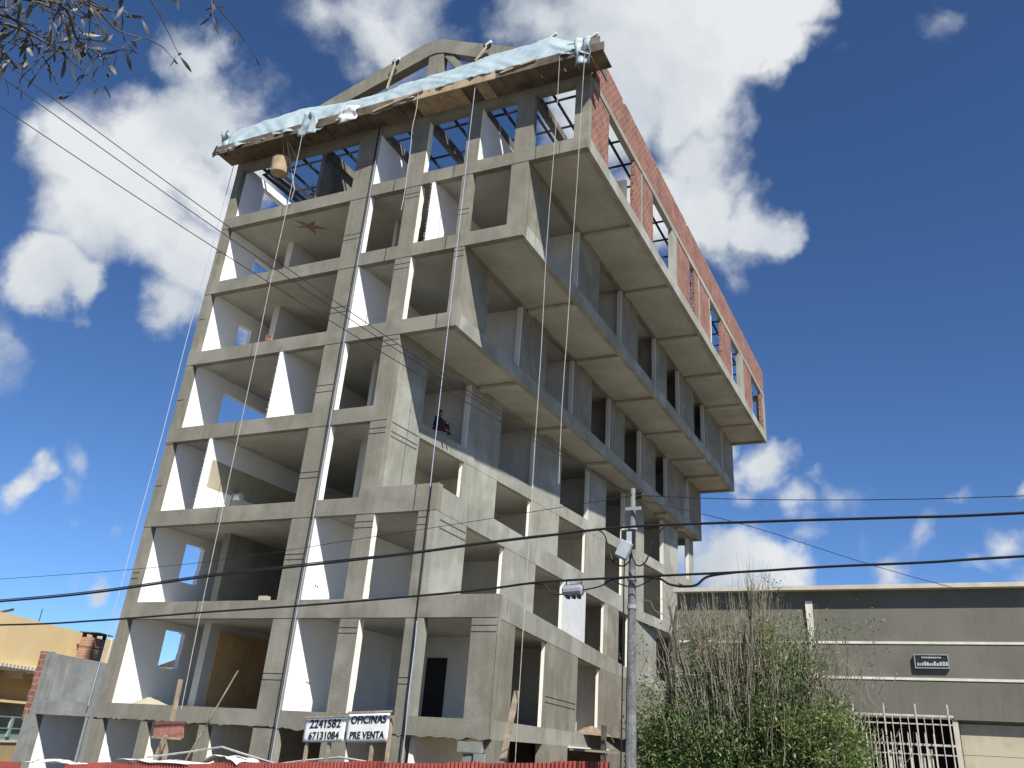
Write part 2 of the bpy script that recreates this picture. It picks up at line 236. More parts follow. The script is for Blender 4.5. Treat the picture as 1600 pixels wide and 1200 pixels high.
def tag(o, label, cat, group=None):
    o['label'] = label; o['category'] = cat
    if group: o['group'] = group
    return o
def wallgrid(u0, u1, v0, v1, holes, to3d, w0, w1, cell=3.0, jit=0.0):
    """slab of wall with rectangular holes; only outer faces are made"""
    us = {u0, u1}; vs = {v0, v1}
    for a, b, c, d in holes: us |= {max(u0, a), min(u1, b)}; vs |= {max(v0, c), min(v1, d)}
    def fill(s):
        l = sorted(s); o = []
        for a, b in zip(l, l[1:]):
            n = max(1, int(math.ceil((b - a) / cell - 1e-6)))
            o += [a + (b - a) * i / n for i in range(n)]
        return o + [l[-1]]
    us = fill(us); vs = fill(vs)
    def solid(i, j):
        if i < 0 or j < 0 or i >= len(us) - 1 or j >= len(vs) - 1: return False
        cu, cv = (us[i] + us[i+1]) / 2, (vs[j] + vs[j+1]) / 2
        return not any(a < cu < b and c < cv < d for a, b, c, d in holes)
    mb = MB(); idx = {}
    def V(i, j, s):
        k = (i, j, s)
        if k not in idx:
            idx[k] = len(mb.v); u, v = us[i], vs[j]
            if jit:
                q = Vector((u * 3.1, v * 3.1, u0 + v0)); u += noise.noise(q) * jit; v += noise.noise(q + Vector((9, 5, 3))) * jit
            mb.v.append(to3d(u, v, w1 if s else w0))
        return idx[k]
    for i in range(len(us) - 1):
        for j in range(len(vs) - 1):
            if not solid(i, j): continue
            mb.f.append((V(i, j, 1), V(i+1, j, 1), V(i+1, j+1, 1), V(i, j+1, 1)))
            mb.f.append((V(i, j, 0), V(i, j+1, 0), V(i+1, j+1, 0), V(i+1, j, 0)))
            if not solid(i-1, j): mb.f.append((V(i, j, 0), V(i, j, 1), V(i, j+1, 1), V(i, j+1, 0)))
            if not solid(i+1, j): mb.f.append((V(i+1, j, 1), V(i+1, j, 0), V(i+1, j+1, 0), V(i+1, j+1, 1)))
            if not solid(i, j-1): mb.f.append((V(i, j, 0), V(i+1, j, 0), V(i+1, j, 1), V(i, j, 1)))
            if not solid(i, j+1): mb.f.append((V(i, j+1, 1), V(i+1, j+1, 1), V(i+1, j+1, 0), V(i, j+1, 0)))
    return mb
def GZ(x, y):   # ground height: the street climbs gently to the right
    x = max(-40, min(60, x)); return -0.27 + 0.055 * x

# ------------------------------------------------------------------ ground
def sheet(name, x0, x1, y0, y1, dz, m, nx=20, ny=2):
    mb = MB()
    for i in range(nx + 1):
        for j in range(ny + 1):
            x = x0 + (x1 - x0) * i / nx; y = y0 + (y1 - y0) * j / ny; mb.v.append((x, y, GZ(x, y) + dz))
    for i in range(nx):
        for j in range(ny):
            a = i * (ny + 1) + j; mb.f.append((a, a + ny + 1, a + ny + 2, a + 1))
    o = obj(name, mb, m); o['kind'] = 'structure'; return o
g = MB(); xs = [-1500, -40, -20, 0, 20, 40, 60, 1500]; ys = [-1500, -60, -20, 0, 20, 60, 1500]
for x in xs:
    for y in ys: g.v.append((x, y, GZ(x, y)))
for i in range(len(xs) - 1):
    for j in range(len(ys) - 1):
        a = i * len(ys) + j; g.f.append((a, a + len(ys), a + len(ys) + 1, a + 1))
o = obj('ground', g, M['earth']); o['kind'] = 'structure'
sheet('road', -40, 60, -18.5, -6.5, 0.004, M['asphalt'])
for nm, a, b in (('pavement', -6.35, -3.15), ('pavement', -24, -18.65)):
    sheet(nm, -40, 60, a, b, 0.13, M['paving'])
for a in (-6.5, -18.65):
    mb = MB()
    for i in range(40):
        x = -40 + i * 2.5; mb.beam((x + 0.01, a + 0.075, GZ(x, 0) + 0.065), (x + 2.49, a + 0.075, GZ(x + 2.5, 0) + 0.065), 0.15, 0.15)
    o = obj('kerb', mb, M['paving']); o['kind'] = 'structure'
mb = MB()
for i in range(32): mb.box(-38 + i * 3, -36.4 + i * 3, -12.56, -12.44, 0, 0.004)
mb.v = [(x, y, GZ(x, y) + 0.008 + z) for x, y, z in mb.v]
o = obj('lane_marking', mb, M['whiteline']); o['kind'] = 'structure'

# ------------------------------------------------------------------ the unfinished building
D = 31.57
def XR(s, y):    # right-hand face of storey s at depth y
    l1 = 13.78 - 0.16 * y; l2 = 11.53 - 0.05 * y; l3 = 9.36 + 0.05 * y
    return [max(l1, l2) - 0.0, max(l1, l2), l2, l3, l3, 11.49, 13.66, 15.85][s]
B = thing('unfinished_building', 'tall unfinished concrete building with stepped floors jutting out to the right and open window bays', 'building', (8, 10, -0.2))
def part(name, mb, m, **k): return obj(name, mb, M[m], B, **k)
def column(x0, x1, z0, z1, grooves=(), y0=0.015, y1=0.25, m='conc'):
    mb = MB(); z = z0; w = 0.035
    for g_ in sorted(grooves):
        mb.box(x0, x1, y0, y1, z, g_); mb.box(x0 + 0.0, x1 - 0.0, y0 + 0.018, y1, g_, g_ + w); z = g_ + w
    mb.box(x0, x1, y0, y1, z, z1); cap_ = part('column', mb, m)
    if x1 - x0 > .5 and x1 < 13 and abs(x1 - 7.05) > .01 and z0 > 3 and not any(abs(x1 - q) < .04 for q in CORNER.get(int(z0 // 3), ())):
        R_ = random.Random(int(x0 * 7 + z0)); mr_ = MB(); zz_ = z0
        while zz_ < z1 - .01:
            h_ = min(z1 - zz_, R_.uniform(.3, .8)); mr_.box(x1 + .001, x1 + .02, y0 + .01 + R_.uniform(0, .012), y1 + .02 + R_.uniform(-.02, .02), zz_, zz_ + h_); zz_ += h_
        part('reveal', mr_, 'plaster_cream')
    return cap_
CORNER = {3: (9.36,), 4: (9.36,), 5: (11.49,), 6: (), 1: (), 2: ()}
COLS = {
 1: [(0, .33, ()), (6.3, 7.05, (4.28, 4.45)), (8.73, 9.37, (5.56, 5.71)), (10.93, 11.27, (4.27, 4.43)), (13.02, 13.78, (5.61, 5.77))],
 2: [(0, .33, (7.26, 7.45)), (6.3, 7.05, (7.69, 7.85)), (8.73, 9.38, (8.56, 8.74)), (10.93, 11.27, (8.56, 8.78))],
 3: [(0, .33, (11.9, 10.4)), (6.3, 7.05, (10.25, 10.44)), (8.73, 9.36, (11.54, 11.71))],
 4: [(0, .33, (13.6,)), (6.32, 7.05, (13.21, 13.45)), (8.73, 9.36, (14.6, 14.8))],
 5: [(0, .33, (16.9,)), (6.3, 7.05, (16.2, 16.41)), (8.73, 9.37, (17.54, 17.73)), (11.1, 11.49, (17.6, 17.82))],
 6: [(0, .33, (19.9,)), (6.28, 7.05, (19.21, 19.41)), (8.75, 9.37, (20.5, 20.68)), (11.08, 11.5, (19.3, 19.5)), (13.02, 13.66, ())],
 7: [(0, .33, ()), (6.22, 7.05, (22.5, 22.7)), (8.68, 9.38, ()), (11.08, 11.62, ()), (13.05, 13.75, ()), (15.31, 15.85, ())]}
for s in COLS:
    z0 = 3 * s + 0.52; z1 = 3 * s + 3 if s < 7 else 23.87
    for (a, b, gr) in COLS[s]:
        zz = 9.8 if (s == 3 and a > 8.5) else z0
        column(a, b, zz, z1, gr)
    part('column', MB().box(7.095, 7.19, 0.02, 0.25, z0, z1), 'conc2'); part('reveal', MB().box(7.191, 7.2, 0.03, 0.25, z0, z1), 'plaster')
    if s in (1, 2): part('column', MB().box(11.31, 11.52, 0.012, 0.25, z0, z1), 'conc2')
# front beams
def fbeam(x0, x1, z0, z1, m='conc', ragged=0): 
    if not ragged: return part('beam', MB().box(x0, x1, 0, 0.25, z0, z1), m)
    mb = MB(); n = int((x1 - x0) / 0.12); R = random.Random(int(x0 * 10))
    bot = [(x0 + (x1 - x0) * i / n, z0 + (R.uniform(-0.045, 0.035) if R.random() < .7 else 0.01)) for i in range(n + 1)]
    mb.prism_y(bot + [(x1, z1), (x0, z1)], 0, 0.25); return part('beam', mb, m)
for k in range(1, 8):
    z = 3 * k; xr = {1: 13.78, 2: 13.78, 3: 11.53, 4: 9.36, 5: 11.49, 6: 13.66, 7: 15.85}[k]
    rg = 1 if k == 1 else 0
    fbeam(0, 7.06, z + (0.08 if k == 1 else 0), z + 0.52, ragged=rg)
    cuts = [7.09] + ([11.27] if k in (1, 2, 3) else [11.24] if k in (5, ) else [11.24] if k == 6 else []) + [xr]
    for i, (a, b) in enumerate(zip(cuts, cuts[1:])):
        top = z + 0.52
        if k == 3: top = 9.52 if a < 8 and b < 9 else top
        if k == 2 and a > 11: top = 6.6
        if k == 3 and i == 0:
            fbeam(a, 8.73, z, 9.52); fbeam(8.73, b, z, 9.8); continue
        if k == 3: top = 9.8
        fbeam(a + (0.03 if i else 0), b, z + (0.06 if k == 1 else 0), top, ragged=rg)
# floor slabs
def outline(k):
    pts = []
    for i in range(13):
        y = 0.25 + (D - 0.25 - 0.2) * i / 12
        a = XR(k - 1, y); b = XR(k, y); pts.append((max(a, b) - 0.2, y))
    return pts
for k in range(1, 8):
    o_ = outline(k); part('slab', MB().prism([(0.33, 0.25)] + o_ + [(0.33, o_[-1][1])], 3 * k + 0.12, 3 * k + 0.5), 'ceil')
# edge beams along the right-hand side (broken into lengths)
def sbeam(fx, ya, yb, z0, z1, t=0.2, m='conc2', nm='beam'):
    part(nm, MB().prism([(fx(ya) - t, ya), (fx(ya), ya), (fx(yb), yb), (fx(yb) - t, yb)], z0, z1), m)
f1 = lambda y: 13.78 - 0.16 * y; f2 = lambda y: 11.53 - 0.05 * y; f3 = lambda y: 9.36 + 0.05 * y
sb = {1: [(f1, .25, 10), (f1, 10, 20.4), (f2, 20.4, D)], 2: [(f1, .25, 5.2), (f1, 5.2, 12), (f1, 12, 20.4), (f2, 20.4, D)], 3: [(f2, .25, 5), (f2, 5, 11), (f2, 11, 21.7), (f3, 21.7, D)],
      4: [(f3, .25, 10), (f3, 10, 20), (f3, 20, D)], 5: [(lambda y: 11.49, .25, 10), (lambda y: 11.49, 10, 20), (lambda y: 11.49, 20, D)],
      6: [(lambda y: 13.66, .25, 10), (lambda y: 13.66, 10, 20), (lambda y: 13.66, 20, D)], 7: [(lambda y: 15.85, .25, 10), (lambda y: 15.85, 10, 20), (lambda y: 15.85, 20, D)]}
for k in sb:
    for fx, a, b in sb[k]:
        z1 = 3 * k + (0.6 if k == 2 else 0.52)
        if k == 3 and b <= 21.8: z1 = 9.72
        sbeam(fx, a, b - 0.01, 3 * k + (0.07 if k == 1 else 0), z1)
for k in (5, 6, 7):     # ribs and end beam under the overhangs
    hi = XR(k, 0)
    for y in (5.3, 10.3, 15.35, 20.25, 24.9, 28.3):
        lo = XR(k - 1, y)
        part('rib', MB().box(lo + 0.002, hi - 0.202, y - 0.2, y + 0.2, 3 * k - 0.05, 3 * k + 0.118), 'ceil', bevel=0.03)
    part('beam', MB().box(XR(k - 1, D) + 0.01, hi - 0.202, D - 0.2, D, 3 * k, 3 * k + 0.52), 'conc2')
# right-hand walls with their window openings
WIN = {1: [(1.75, 5.3), (9.8, 13.9)], 2: [(2.1, 5.1), (8.0, 11.15), (13.9, 16.65), (18.6, 20.6), (26.0, 29.6)],
       3: [(1.85, 4.7), (7.1, 10.0), (12.6, 15.5), (17.7, 20.0), (22.9, 26.0), (28.6, 30.6)], 4: [(1.85, 4.7), (7.1, 10.05), (12.6, 15.6), (17.7, 20.1), (22.95, 26.0), (28.6, 30.6)],
       5: [(2.0, 4.72), (7.15, 9.97), (12.22, 14.6), (16.73, 19.25), (21.85, 24.0), (27.7, 28.5)], 6: [(2.1, 4.82), (7.1, 9.85), (12.12, 14.87), (16.7, 18.95), (21.9, 24.1), (28.25, 28.6)]}
for s in WIN:
    z0 = 3 * s + (0.6 if s == 2 else 0.52); z1 = 3 * s + 3.0 + (0.12 if s in (4, 5, 6) else 0)
    if s == 3: z1 = 12.0
    piers = sorted([0.25] + [a for w in WIN[s] for a in w] + [D]); m = 'conc2' if 1 < s < 5 else 'conc'  # upper storeys take the darker concrete, painting in the shade under the overhangs
    fx = {1: lambda y: XR(1, y), 2: f2, 3: f3, 4: f3, 5: lambda y: 11.49, 6: lambda y: 13.66}[s]
    for i in range(0, len(piers), 2):
        a, b = piers[i], piers[i + 1]
        n = 2 if (s == 1 and a < 20.4 < b) else 1
        mm = 'pvc' if (s == 2 and abs(a - 11.15) < .01) else m
        x_a, x_b = fx(a), fx(b)
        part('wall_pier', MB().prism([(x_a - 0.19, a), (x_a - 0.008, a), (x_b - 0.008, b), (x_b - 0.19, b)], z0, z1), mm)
    for (a, b) in WIN[s]:
        if s <= 3: part('reveal', MB().prism([(fx(b) - 0.188, b - .012), (fx(b) - 0.075, b - .012), (fx(b) - 0.075, b - .001), (fx(b) - 0.188, b - .001)], z0 + .01, 3 * s + 2.99), 'plaster_cream')
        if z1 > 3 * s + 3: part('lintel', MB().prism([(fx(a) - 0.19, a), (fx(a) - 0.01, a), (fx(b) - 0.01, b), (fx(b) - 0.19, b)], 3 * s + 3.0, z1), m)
        if s in (4, 5, 6): 
            w_ = 0.06   # proud plaster band at the far jamb
            part('jamb', MB().box(fx(b) - 0.195, fx(b) + 0.004, b - w_, b, z0, 3 * s + 2.995), 'room')
# grooves scored into the corner piers on the right-hand side, as shallow recess lips
for (fx, ya, yb, zs) in ((f2, .3, 2.05, (8.55, 8.78)), (f3, .3, 1.75, (11.54, 11.7, 12.0)), (f1, 5.4, 9.6, (4.25, 4.42))):
    for z in zs: part('scored_lip', MB().prism([(fx(ya), ya), (fx(ya) + 0.010, ya), (fx(yb) + 0.010, yb), (fx(yb), yb)], z, z + 0.022), 'conc')
part('pilaster', MB().prism([(f2(17.1) + .0, 17.1), (f2(17.1) + 0.12, 17.1), (f2(18.4) + .12, 18.4), (f2(18.4), 18.4)], 6.62, 8.99), 'conc')
# inner walls
LH = {1: (1.73, 2.62, 4.7, 5.9), 2: (1.73, 2.62, 7.5, 8.82), 4: (1.8, 5.2, 12.9, 14.6), 5: (1.77, 2.47, 16.55, 17.55), 6: (1.72, 2.95, 19.5, 20.6), 7: (1.4, 2.8, 22.1, 23.8)}
for s in range(0, 8):
    z0 = 3 * s + 0.5 if s else -0.3; z1 = 3 * s + 3.12 if s < 7 else 24.2
    holes = [LH[s]] if s in LH else []
    if s in (1, 2):  # broken edge of the hole
        a, b, c, d = LH[s]; holes = [(a, b - 0.12, c, d), (b - 0.12, b, c + 0.5, d - 0.05), (b - .12, b - .03, c, c + .5)]
    part('party_wall', wallgrid(0.25, D - 0.2, z0, z1, holes, lambda u, v, w: (w, u, v), 0.15, 0.33 if s else .38, cell=4.0), 'plaster')
    if s == 0: continue
    xr = lambda y, s=s: XR(s, y) - 0.2
    # rear wall
    part('rear_wall', wallgrid(0.33, XR(s, D) - 0.2, z0, z1, ([(XR(s, D) - 1.5, XR(s, D) - 0.5, z0 + .3, z1 - 0.35)] if s > 3 else []) + ([(2, 5, z0 + .9, z1 - .6)] if s > 3 else []), lambda u, v, w: (u, w, v), D - 0.2, D, cell=6), 'conc2')
    if s < 7:
        part('back_wall', MB().box(0.33, 7.06, 8.0, 8.15, z0, z1), 'room')
        y0 = 0.25 if s in (1, 2, 5) else 1.9
        part('partition', MB().box(7.06, 7.2, y0, D - 0.2, z0, z1), 'plaster' if s in (1, 2, 5) else 'room')
        TW = {1: (5.24, 8.4, 14.9, 19.5, 25), 2: (7.8, 13.7, 18.4, 25.5), 3: (6.9, 12.4, 17.5, 22.7, 28.3), 4: (5.3, 10.3, 17.5, 22.7, 28.3), 5: (5.0, 10.1, 15.2, 20.3, 27.2), 6: (5.0, 10.1, 15.2, 20.3, 27.6)}[s]
        for ya, yb in zip(TW, TW[1:]): part('partition', MB().box(xr(ya) - 3.3, xr(ya) - 3.16, ya + .145, yb - .005, z0, z1), 'room')  # pale corridor walls added to brighten the rooms behind the windows
        for y in TW:
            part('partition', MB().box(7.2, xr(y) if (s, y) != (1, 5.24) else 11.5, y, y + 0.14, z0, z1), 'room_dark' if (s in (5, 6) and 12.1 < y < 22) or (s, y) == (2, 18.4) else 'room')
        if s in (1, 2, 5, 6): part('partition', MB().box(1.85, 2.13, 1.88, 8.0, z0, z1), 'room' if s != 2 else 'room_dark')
part('plywood_panel', MB().box(2.14, 2.18, 2.3, 4.0, 3.55, 5.9), 'wood_panel'); part('plywood_panel', MB().box(2.14, 2.175, 4.03, 5.9, 3.55, 5.9), 'wood_panel'); part('plywood_panel', MB().box(2.14, 2.18, 5.92, 7.9, 3.55, 5.9), 'wood_panel')
part('partition', MB().box(2.05, 2.17, 0.01, 7.9, 9.5, 12.12), 'plaster'); part('painted_band', MB().box(2.172, 2.18, 0.25, 6.2, 10.35, 11.3), 'beige')
part('partition', MB().box(4.4, 4.53, 0.01, 7.9, 12.5, 15.12), 'plaster'); part('partition', MB().box(9.85, 9.97, 0.01, 5.2, 18.5, 21.12), 'plaster')
part('door', MB().box(8.62, 9.38, 5.2, 5.246, 3.5, 5.46), 'dark')
part('pipe', MB().tube([(2.19, 1.5, 10.3), (2.6, 1.5, 10.3)], 0.12, 12), 'pvc')
# jagged plaster at the ends of three partitions
for (x, z) in ((2.05, 9.5), (4.4, 12.5), (9.85, 18.5)):
    R = random.Random(int(x)); mb = MB()
    for i in range(18): mb.box(x - 0.05 + R.uniform(-.02, .02), x - 0.002, -0.01, 0.1, z + i * 0.14 + .02, z + i * 0.14 + R.uniform(.05, .13))
    part('mortar_stub', mb, 'conc_dark')
# ground storey
for (a, b) in ((0, .38), (1.99, 2.22), (4.3, 4.59), (6.31, 7.05), (8.72, 9.39), (10.9, 11.27)):
    column(a, b, -0.3, 3.04, (2.2,) if b - a > .5 else ())
part('column', MB().box(7.095, 7.2, 0.02, 0.25, -.3, 3.04), 'conc2')
for x in (2.08, 4.45, 9.25, 11.36): part('partition', MB().box(x, x + 0.14, 0.26, 6, -0.3, 3.12), 'plaster_cream')
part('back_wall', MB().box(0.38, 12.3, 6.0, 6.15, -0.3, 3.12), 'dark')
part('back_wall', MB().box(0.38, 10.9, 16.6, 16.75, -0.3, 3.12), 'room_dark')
for a, b in ((0.25, 1.28), (5.27, 8.65), (15.9, 20.3)):
    x_a, x_b = f1(a), f1(b); part('wall_pier', MB().prism([(x_a - 0.2, a), (x_a, a), (x_b, b), (x_b - 0.2, b)], -0.3, 3.07), 'conc')
part('wall_pier', MB().prism([(f2(20.4) - 0.2, 20.4), (f2(20.4), 20.4), (f2(D), D), (f2(D) - 0.2, D)], -0.3, 3.07), 'conc')
part('lintel_plate', MB().prism([(f1(8.7) - .02, 8.7), (f1(8.7) + .06, 8.7), (f1(15.8) + .06, 15.8), (f1(15.8) - .02, 15.8)], 3.02, 3.065), 'plaster_cream')
R = random.Random(5)   # ragged stone pier at the corner of the ground storey
for i in range(9):
    for j in range(2):
        x = 12.95 + j * 0.33 + (0.12 if i % 2 else 0); z = 0.6 + i * 0.27
        part('stone', MB().box(x + R.uniform(-.03, .03), x + 0.30 + R.uniform(-.03, .03), 0.01 + R.uniform(-.04, .03), 0.25, z, z + 0.255 + R.uniform(-.02, 0)), 'annex')
part('wall_pier', MB().box(12.95, 13.7, 0.06, 0.25, -0.3, 0.6), 'annex')
# top storey, right-hand side: concrete frame with hollow-brick infill and brick parapet
x7 = 15.85
for a, b in ((0.25, 2.0), (4.9, 5.8), (5.93, 7.4), (10.95, 13.2), (14.0, 14.75), (14.95, 16.95), (19.6, 21.9), (25.05, 27.4), (30.3, 30.9)):
    part('brick_infill', wallgrid(a, b, 21.52, 24.0, [], lambda u, v, w: (w, u, v), x7 - 0.17, x7 - 0.02, cell=0.16, jit=0.05 if b - a < 2.5 else 0.03), 'brick')
for a, b in ((5.8, 5.93), (10.25, 10.95), (14.75, 14.95), (16.95, 17.1), (23.95, 25.05), (30.9, D)):
    part('column', MB().box(x7 - 0.2, x7 - 0.002, a, b, 21.52, 24.0), 'conc2')
part('beam', MB().box(x7 - 0.2, x7 + 0.015, 0.25, 15, 24.0, 24.26), 'conc2'); part('beam', MB().box(x7 - 0.2, x7 + 0.015, 15.01, D, 24.0, 24.26), 'conc2')
part('brick_parapet', wallgrid(0.42, D, 24.26, 25.88, [(3.4, 3.7, 25.7, 26), (7.9, 8.15, 25.72, 26), (12.7, 12.95, 25.7, 26)], lambda u, v, w: (w, u, v), x7 - 0.17, x7 - 0.01, cell=0.2, jit=0.035), 'brick')
part('beam', MB().box(0, 7.06, 0, 0.25, 23.87, 24.25), 'conc_dark' if 0 else 'conc'); part('beam', MB().box(7.09, x7, 0, 0.25, 23.87, 24.25), 'conc')
for x in (4.2, 7.06, 9.12, 11.38, 13.5): part('roof_beam', MB().box(x, x + 0.25, 0.25, D - 0.2, 23.85, 24.2), 'conc_dark')
part('partition', MB().box(4.2, 4.34, 0.3, 5.5, 21.5, 23.84), 'conc_dark'); part('partition', MB().box(7.07, 7.2, 0.25, 6, 21.5, 23.84), 'plaster'); part('partition', MB().box(11.5, 11.62, 0.26, 4, 21.5, 23.84), 'plaster')
for y_, m_ in ((4.6, 'conc_dark'), (13.6, 'conc_dark'), (18.2, 'room'), (23.0, 'room'), (28.6, 'room_dark')): part('partition', MB().box(11.8, 15.6, y_, y_ + .15, 21.5, 23.84 if y_ > 5 else 22.9), m_)
for i in range(15):
    x = 0.7 + i * 1.03; part('purlin', MB().box(x, x + 0.07, 0.26, D - 0.2, 24.27, 24.38), 'steel')
for i in range(20):
    y = 1.1 + i * 1.5; part('purlin', MB().box(0.3, 15.6, y, y + 0.06, 24.39, 24.46), 'steel')
R = random.Random(8)
# roof truss of cast concrete above the front
part('roof_truss', MB().prism_y([(2.2, 25.58), (8.6, 27.69), (8.95, 27.75), (8.95, 28.42), (8.33, 28.42), (2.2, 26.2)], 0.3, 0.68), 'conc')
part('roof_truss', MB().prism_y([(8.955, 27.75), (9.33, 27.67), (14.3, 25.2), (14.3, 26.05), (10.02, 28.02), (9.2, 28.42), (8.955, 28.42)], 0.31, 0.69), 'conc')
part('truss_post', MB().box(8.65, 9.33, 0.34, 0.66, 24.6, 27.69), 'conc')
part('truss_strut', MB().prism_y([(9.36, 27.5), (10.75, 25.6), (11.15, 25.6), (9.72, 27.46)], 0.36, 0.62), 'conc')
part('truss_strut', MB().prism_y([(12.3, 24.6), (12.6, 24.6), (12.3, 26.1), (12.05, 26.15)], 0.36, 0.62), 'conc')
part('beam', MB().box(0.3, 15.6, 0.3, 0.66, 24.47, 24.9), 'conc')
# formwork of the eave: separate boards, joists, and an edge board
x = -0.35
while x < 16.5:
    w = R.uniform(0.42, 0.62); t = R.uniform(-0.012, 0.012)
    mm = 'formwood_light' if 8.6 < x < 12.2 and R.random() < 0.8 else 'formwood'
    part('board', MB().box(x, x + w - 0.02, -0.93, -0.005, 24.235 + t, 24.26 + t), mm); x += w
for x in (-0.35, 4.0, 8.3, 12.6): part('edge_board', MB().box(x, x + (4.3 if x < 12 else 4.1), -0.99, -0.94, 24.12 + (0.05 if x > 5 else 0), 24.52), 'formwood' if x != 8.3 else 'formwood_light')
for x in (-0.3, 5.2, 10.7): part('joist', MB().box(x, x + 5.4, -0.62, -0.52, 24.27, 24.42), 'wood')
part('side_board', MB().box(-0.3, 14.0, -0.28, -0.24, 24.3, 25.6), 'formwood')
part('side_board', MB().box(14.02, 16.35, -0.5, -0.46, 24.3, 25.35), 'conc_dark'); part('side_board', MB().box(16.2, 16.25, -0.45, 0.6, 24.25, 25.25), 'conc_dark')
for i in range(8): part('prop_end', MB().beam((-0.55 + i * .11, -0.95 + R.uniform(-.1, .1), 24.15 + R.uniform(-.1, .1)), (-0.45 + i * .1 + R.uniform(-.2, .2), -0.8, 24.6 + R.uniform(-.1, .25)), .06, .06), 'steel')
part('batten', MB().beam((7.45, -1.02, 24.12), (9.6, -1.03, 24.5), 0.05, 0.08), 'formwood_light'); part('batten', MB().beam((12.8, -1.02, 24.32), (14.2, -1.03, 24.5), 0.04, 0.07), 'formwood_light')
part('wall_stain', MB().prism([(3.2, .5), (3.6, .95), (4.0, .85), (3.75, 1.1), (4.1, 1.55), (3.6, 1.3), (3.4, 1.7), (3.35, 1.15), (2.95, 1.0), (3.35, .95)], 21.112, 21.119), 'debris')
for (x, y, z) in ((7.75, .9, 4.3), (7.9, 1.0, 4.28), (7.21, .55, 7.0), (7.21, .65, 6.98)): part('socket_hole', MB().box(7.2, 7.206, y, y + 0.05, z, z + 0.05), 'dark')
for (p, q) in (((3.0, .7, 18.6), (3.3, .7, 18.9)),): pass
# low annex on the left
A = thing('low_annex', 'low grey cement annex with a dark doorway beside the left foot of the unfinished building', 'annex', (-1.6, 0.2, -0.4))
def apart(name, mb, m): return obj(name, mb, M[m], A)
apart('beam', MB().box(-2.9, -0.02, 0, 0.3, 3.09, 3.5), 'annex')
apart('upper_wall', MB().prism_y([(-3.28, 3.5), (-0.01, 3.5), (-0.01, 4.62), (-3.28, 4.98)], 0.4, 0.6), 'annex')
apart('edge_post', MB().prism_y([(-3.3, 3.1), (-2.92, 3.1), (-2.92, 3.5), (-3.0, 3.5), (-3.0, 5.0), (-3.3, 5.0)], 0.3, 0.39), 'annex')
apart('brick_edge', wallgrid(-3.6, -3.31, 2.9, 5.0, [], lambda u, v, w: (u, -w, v), -0.55, -0.3, cell=0.14, jit=0.05), 'brick')
apart('pier', MB().box(-3.1, -2.62, 0, 0.3, -0.4, 3.085), 'annex'); apart('pier', MB().box(-0.2, -0.02, 0, 0.3, -0.4, 3.085), 'annex')
apart('side_wall', MB().box(-2.95, -2.63, 0.31, 5, -0.4, 3.3), 'plaster'); apart('back_wall', MB().box(-2.6, -0.03, 5, 5.2, -0.4, 3.3), 'room_dark'); apart('roof_slab', MB().box(-2.9, -0.03, 0.31, 5.2, 3.3, 3.45), 'annex')
apart('door_post', MB().box(-0.32, -0.28, -0.02, 0.04, 0, 3.08), 'grey_metal')

# ------------------------------------------------------------------ tarpaulin
LOW = [(-.3, 24.2), (.84, 24.2), (1.58, 24.27), (3.77, 24.27), (4.04, 24.05), (5.0, 23.95), (5.3, 24.2), (6.16, 24.1), (7.17, 24.15), (7.5, 23.98), (9.41, 24.37), (10.62, 24.45), (11.8, 24.5), (12.97, 24.42), (14.71, 24.44), (15.79, 24.3), (16.2, 24.05)]
TOP = [(-.3, 26.02), (.4, 26.05), (2.96, 26.2), (4.65, 25.95), (6.53, 25.8), (8.28, 26.0), (9.73, 26.0), (11.92, 26.22), (13.64, 26.2), (14.28, 26.28), (15.44, 25.6), (16.2, 25.2)]
def interp(T, x):
    for (a, b), (c, d) in zip(T, T[1:]):
        if a <= x <= c: return b + (d - b) * (x - a) / (c - a)
    return T[-1][1] if x > T[-1][0] else T[0][1]
mb = MB(); nx, nv = 260, 16
for i in range(nx + 1):
    x = -0.3 + 16.5 * i / nx; a = interp(LOW, x); b = interp(TOP, x)
    for j in range(nv + 1):
        t = j / nv; q = Vector((x * 0.9 + t * 1.3, t * 1.2, 0)); n1 = noise.noise(q * 1.6); n2 = 1.1 * (0.5 - abs(noise.noise(Vector((x * 1.6 + t * 2.6, t * 1.1, 4)))) * 2.2) + .5 * (0.5 - abs(noise.noise(Vector((x * 4 - t * 3, t * 2.1, 9)))) * 2)
        y = -1.02 + 0.80 * t ** 1.15 + 0.06 * n1 * math.sin(math.pi * min(1, t + .25)) + 0.07 * n2
        z = a + (b - a) * t + 0.04 * n2 + (0.10 * noise.noise(Vector((x * 3, 0, 2))) if j == 0 else 0) + 0.05 * noise.noise(Vector((x * 1.3, 5, 2))) * (j == nv)
        mb.v.append((x + 0.04 * n1, y, z))
for i in range(nx):
    for j in range(nv):
        a = i * (nv + 1) + j; mb.f.append((a, a + nv + 1, a + nv + 2, a + 1))
tp = obj('tarpaulin', mb, M['tarp'], smooth=True); s_ = tp.modifiers.new('thickness', 'SOLIDIFY'); s_.thickness = 0.01
tag(tp, 'long pale blue tarpaulin draped over the roof edge of the unfinished building', 'tarpaulin')
GR = {'cloth_rag': 'loose cloth pieces along the roof edge', 'white_sheet': 'white sheets along the top of the red fence'}
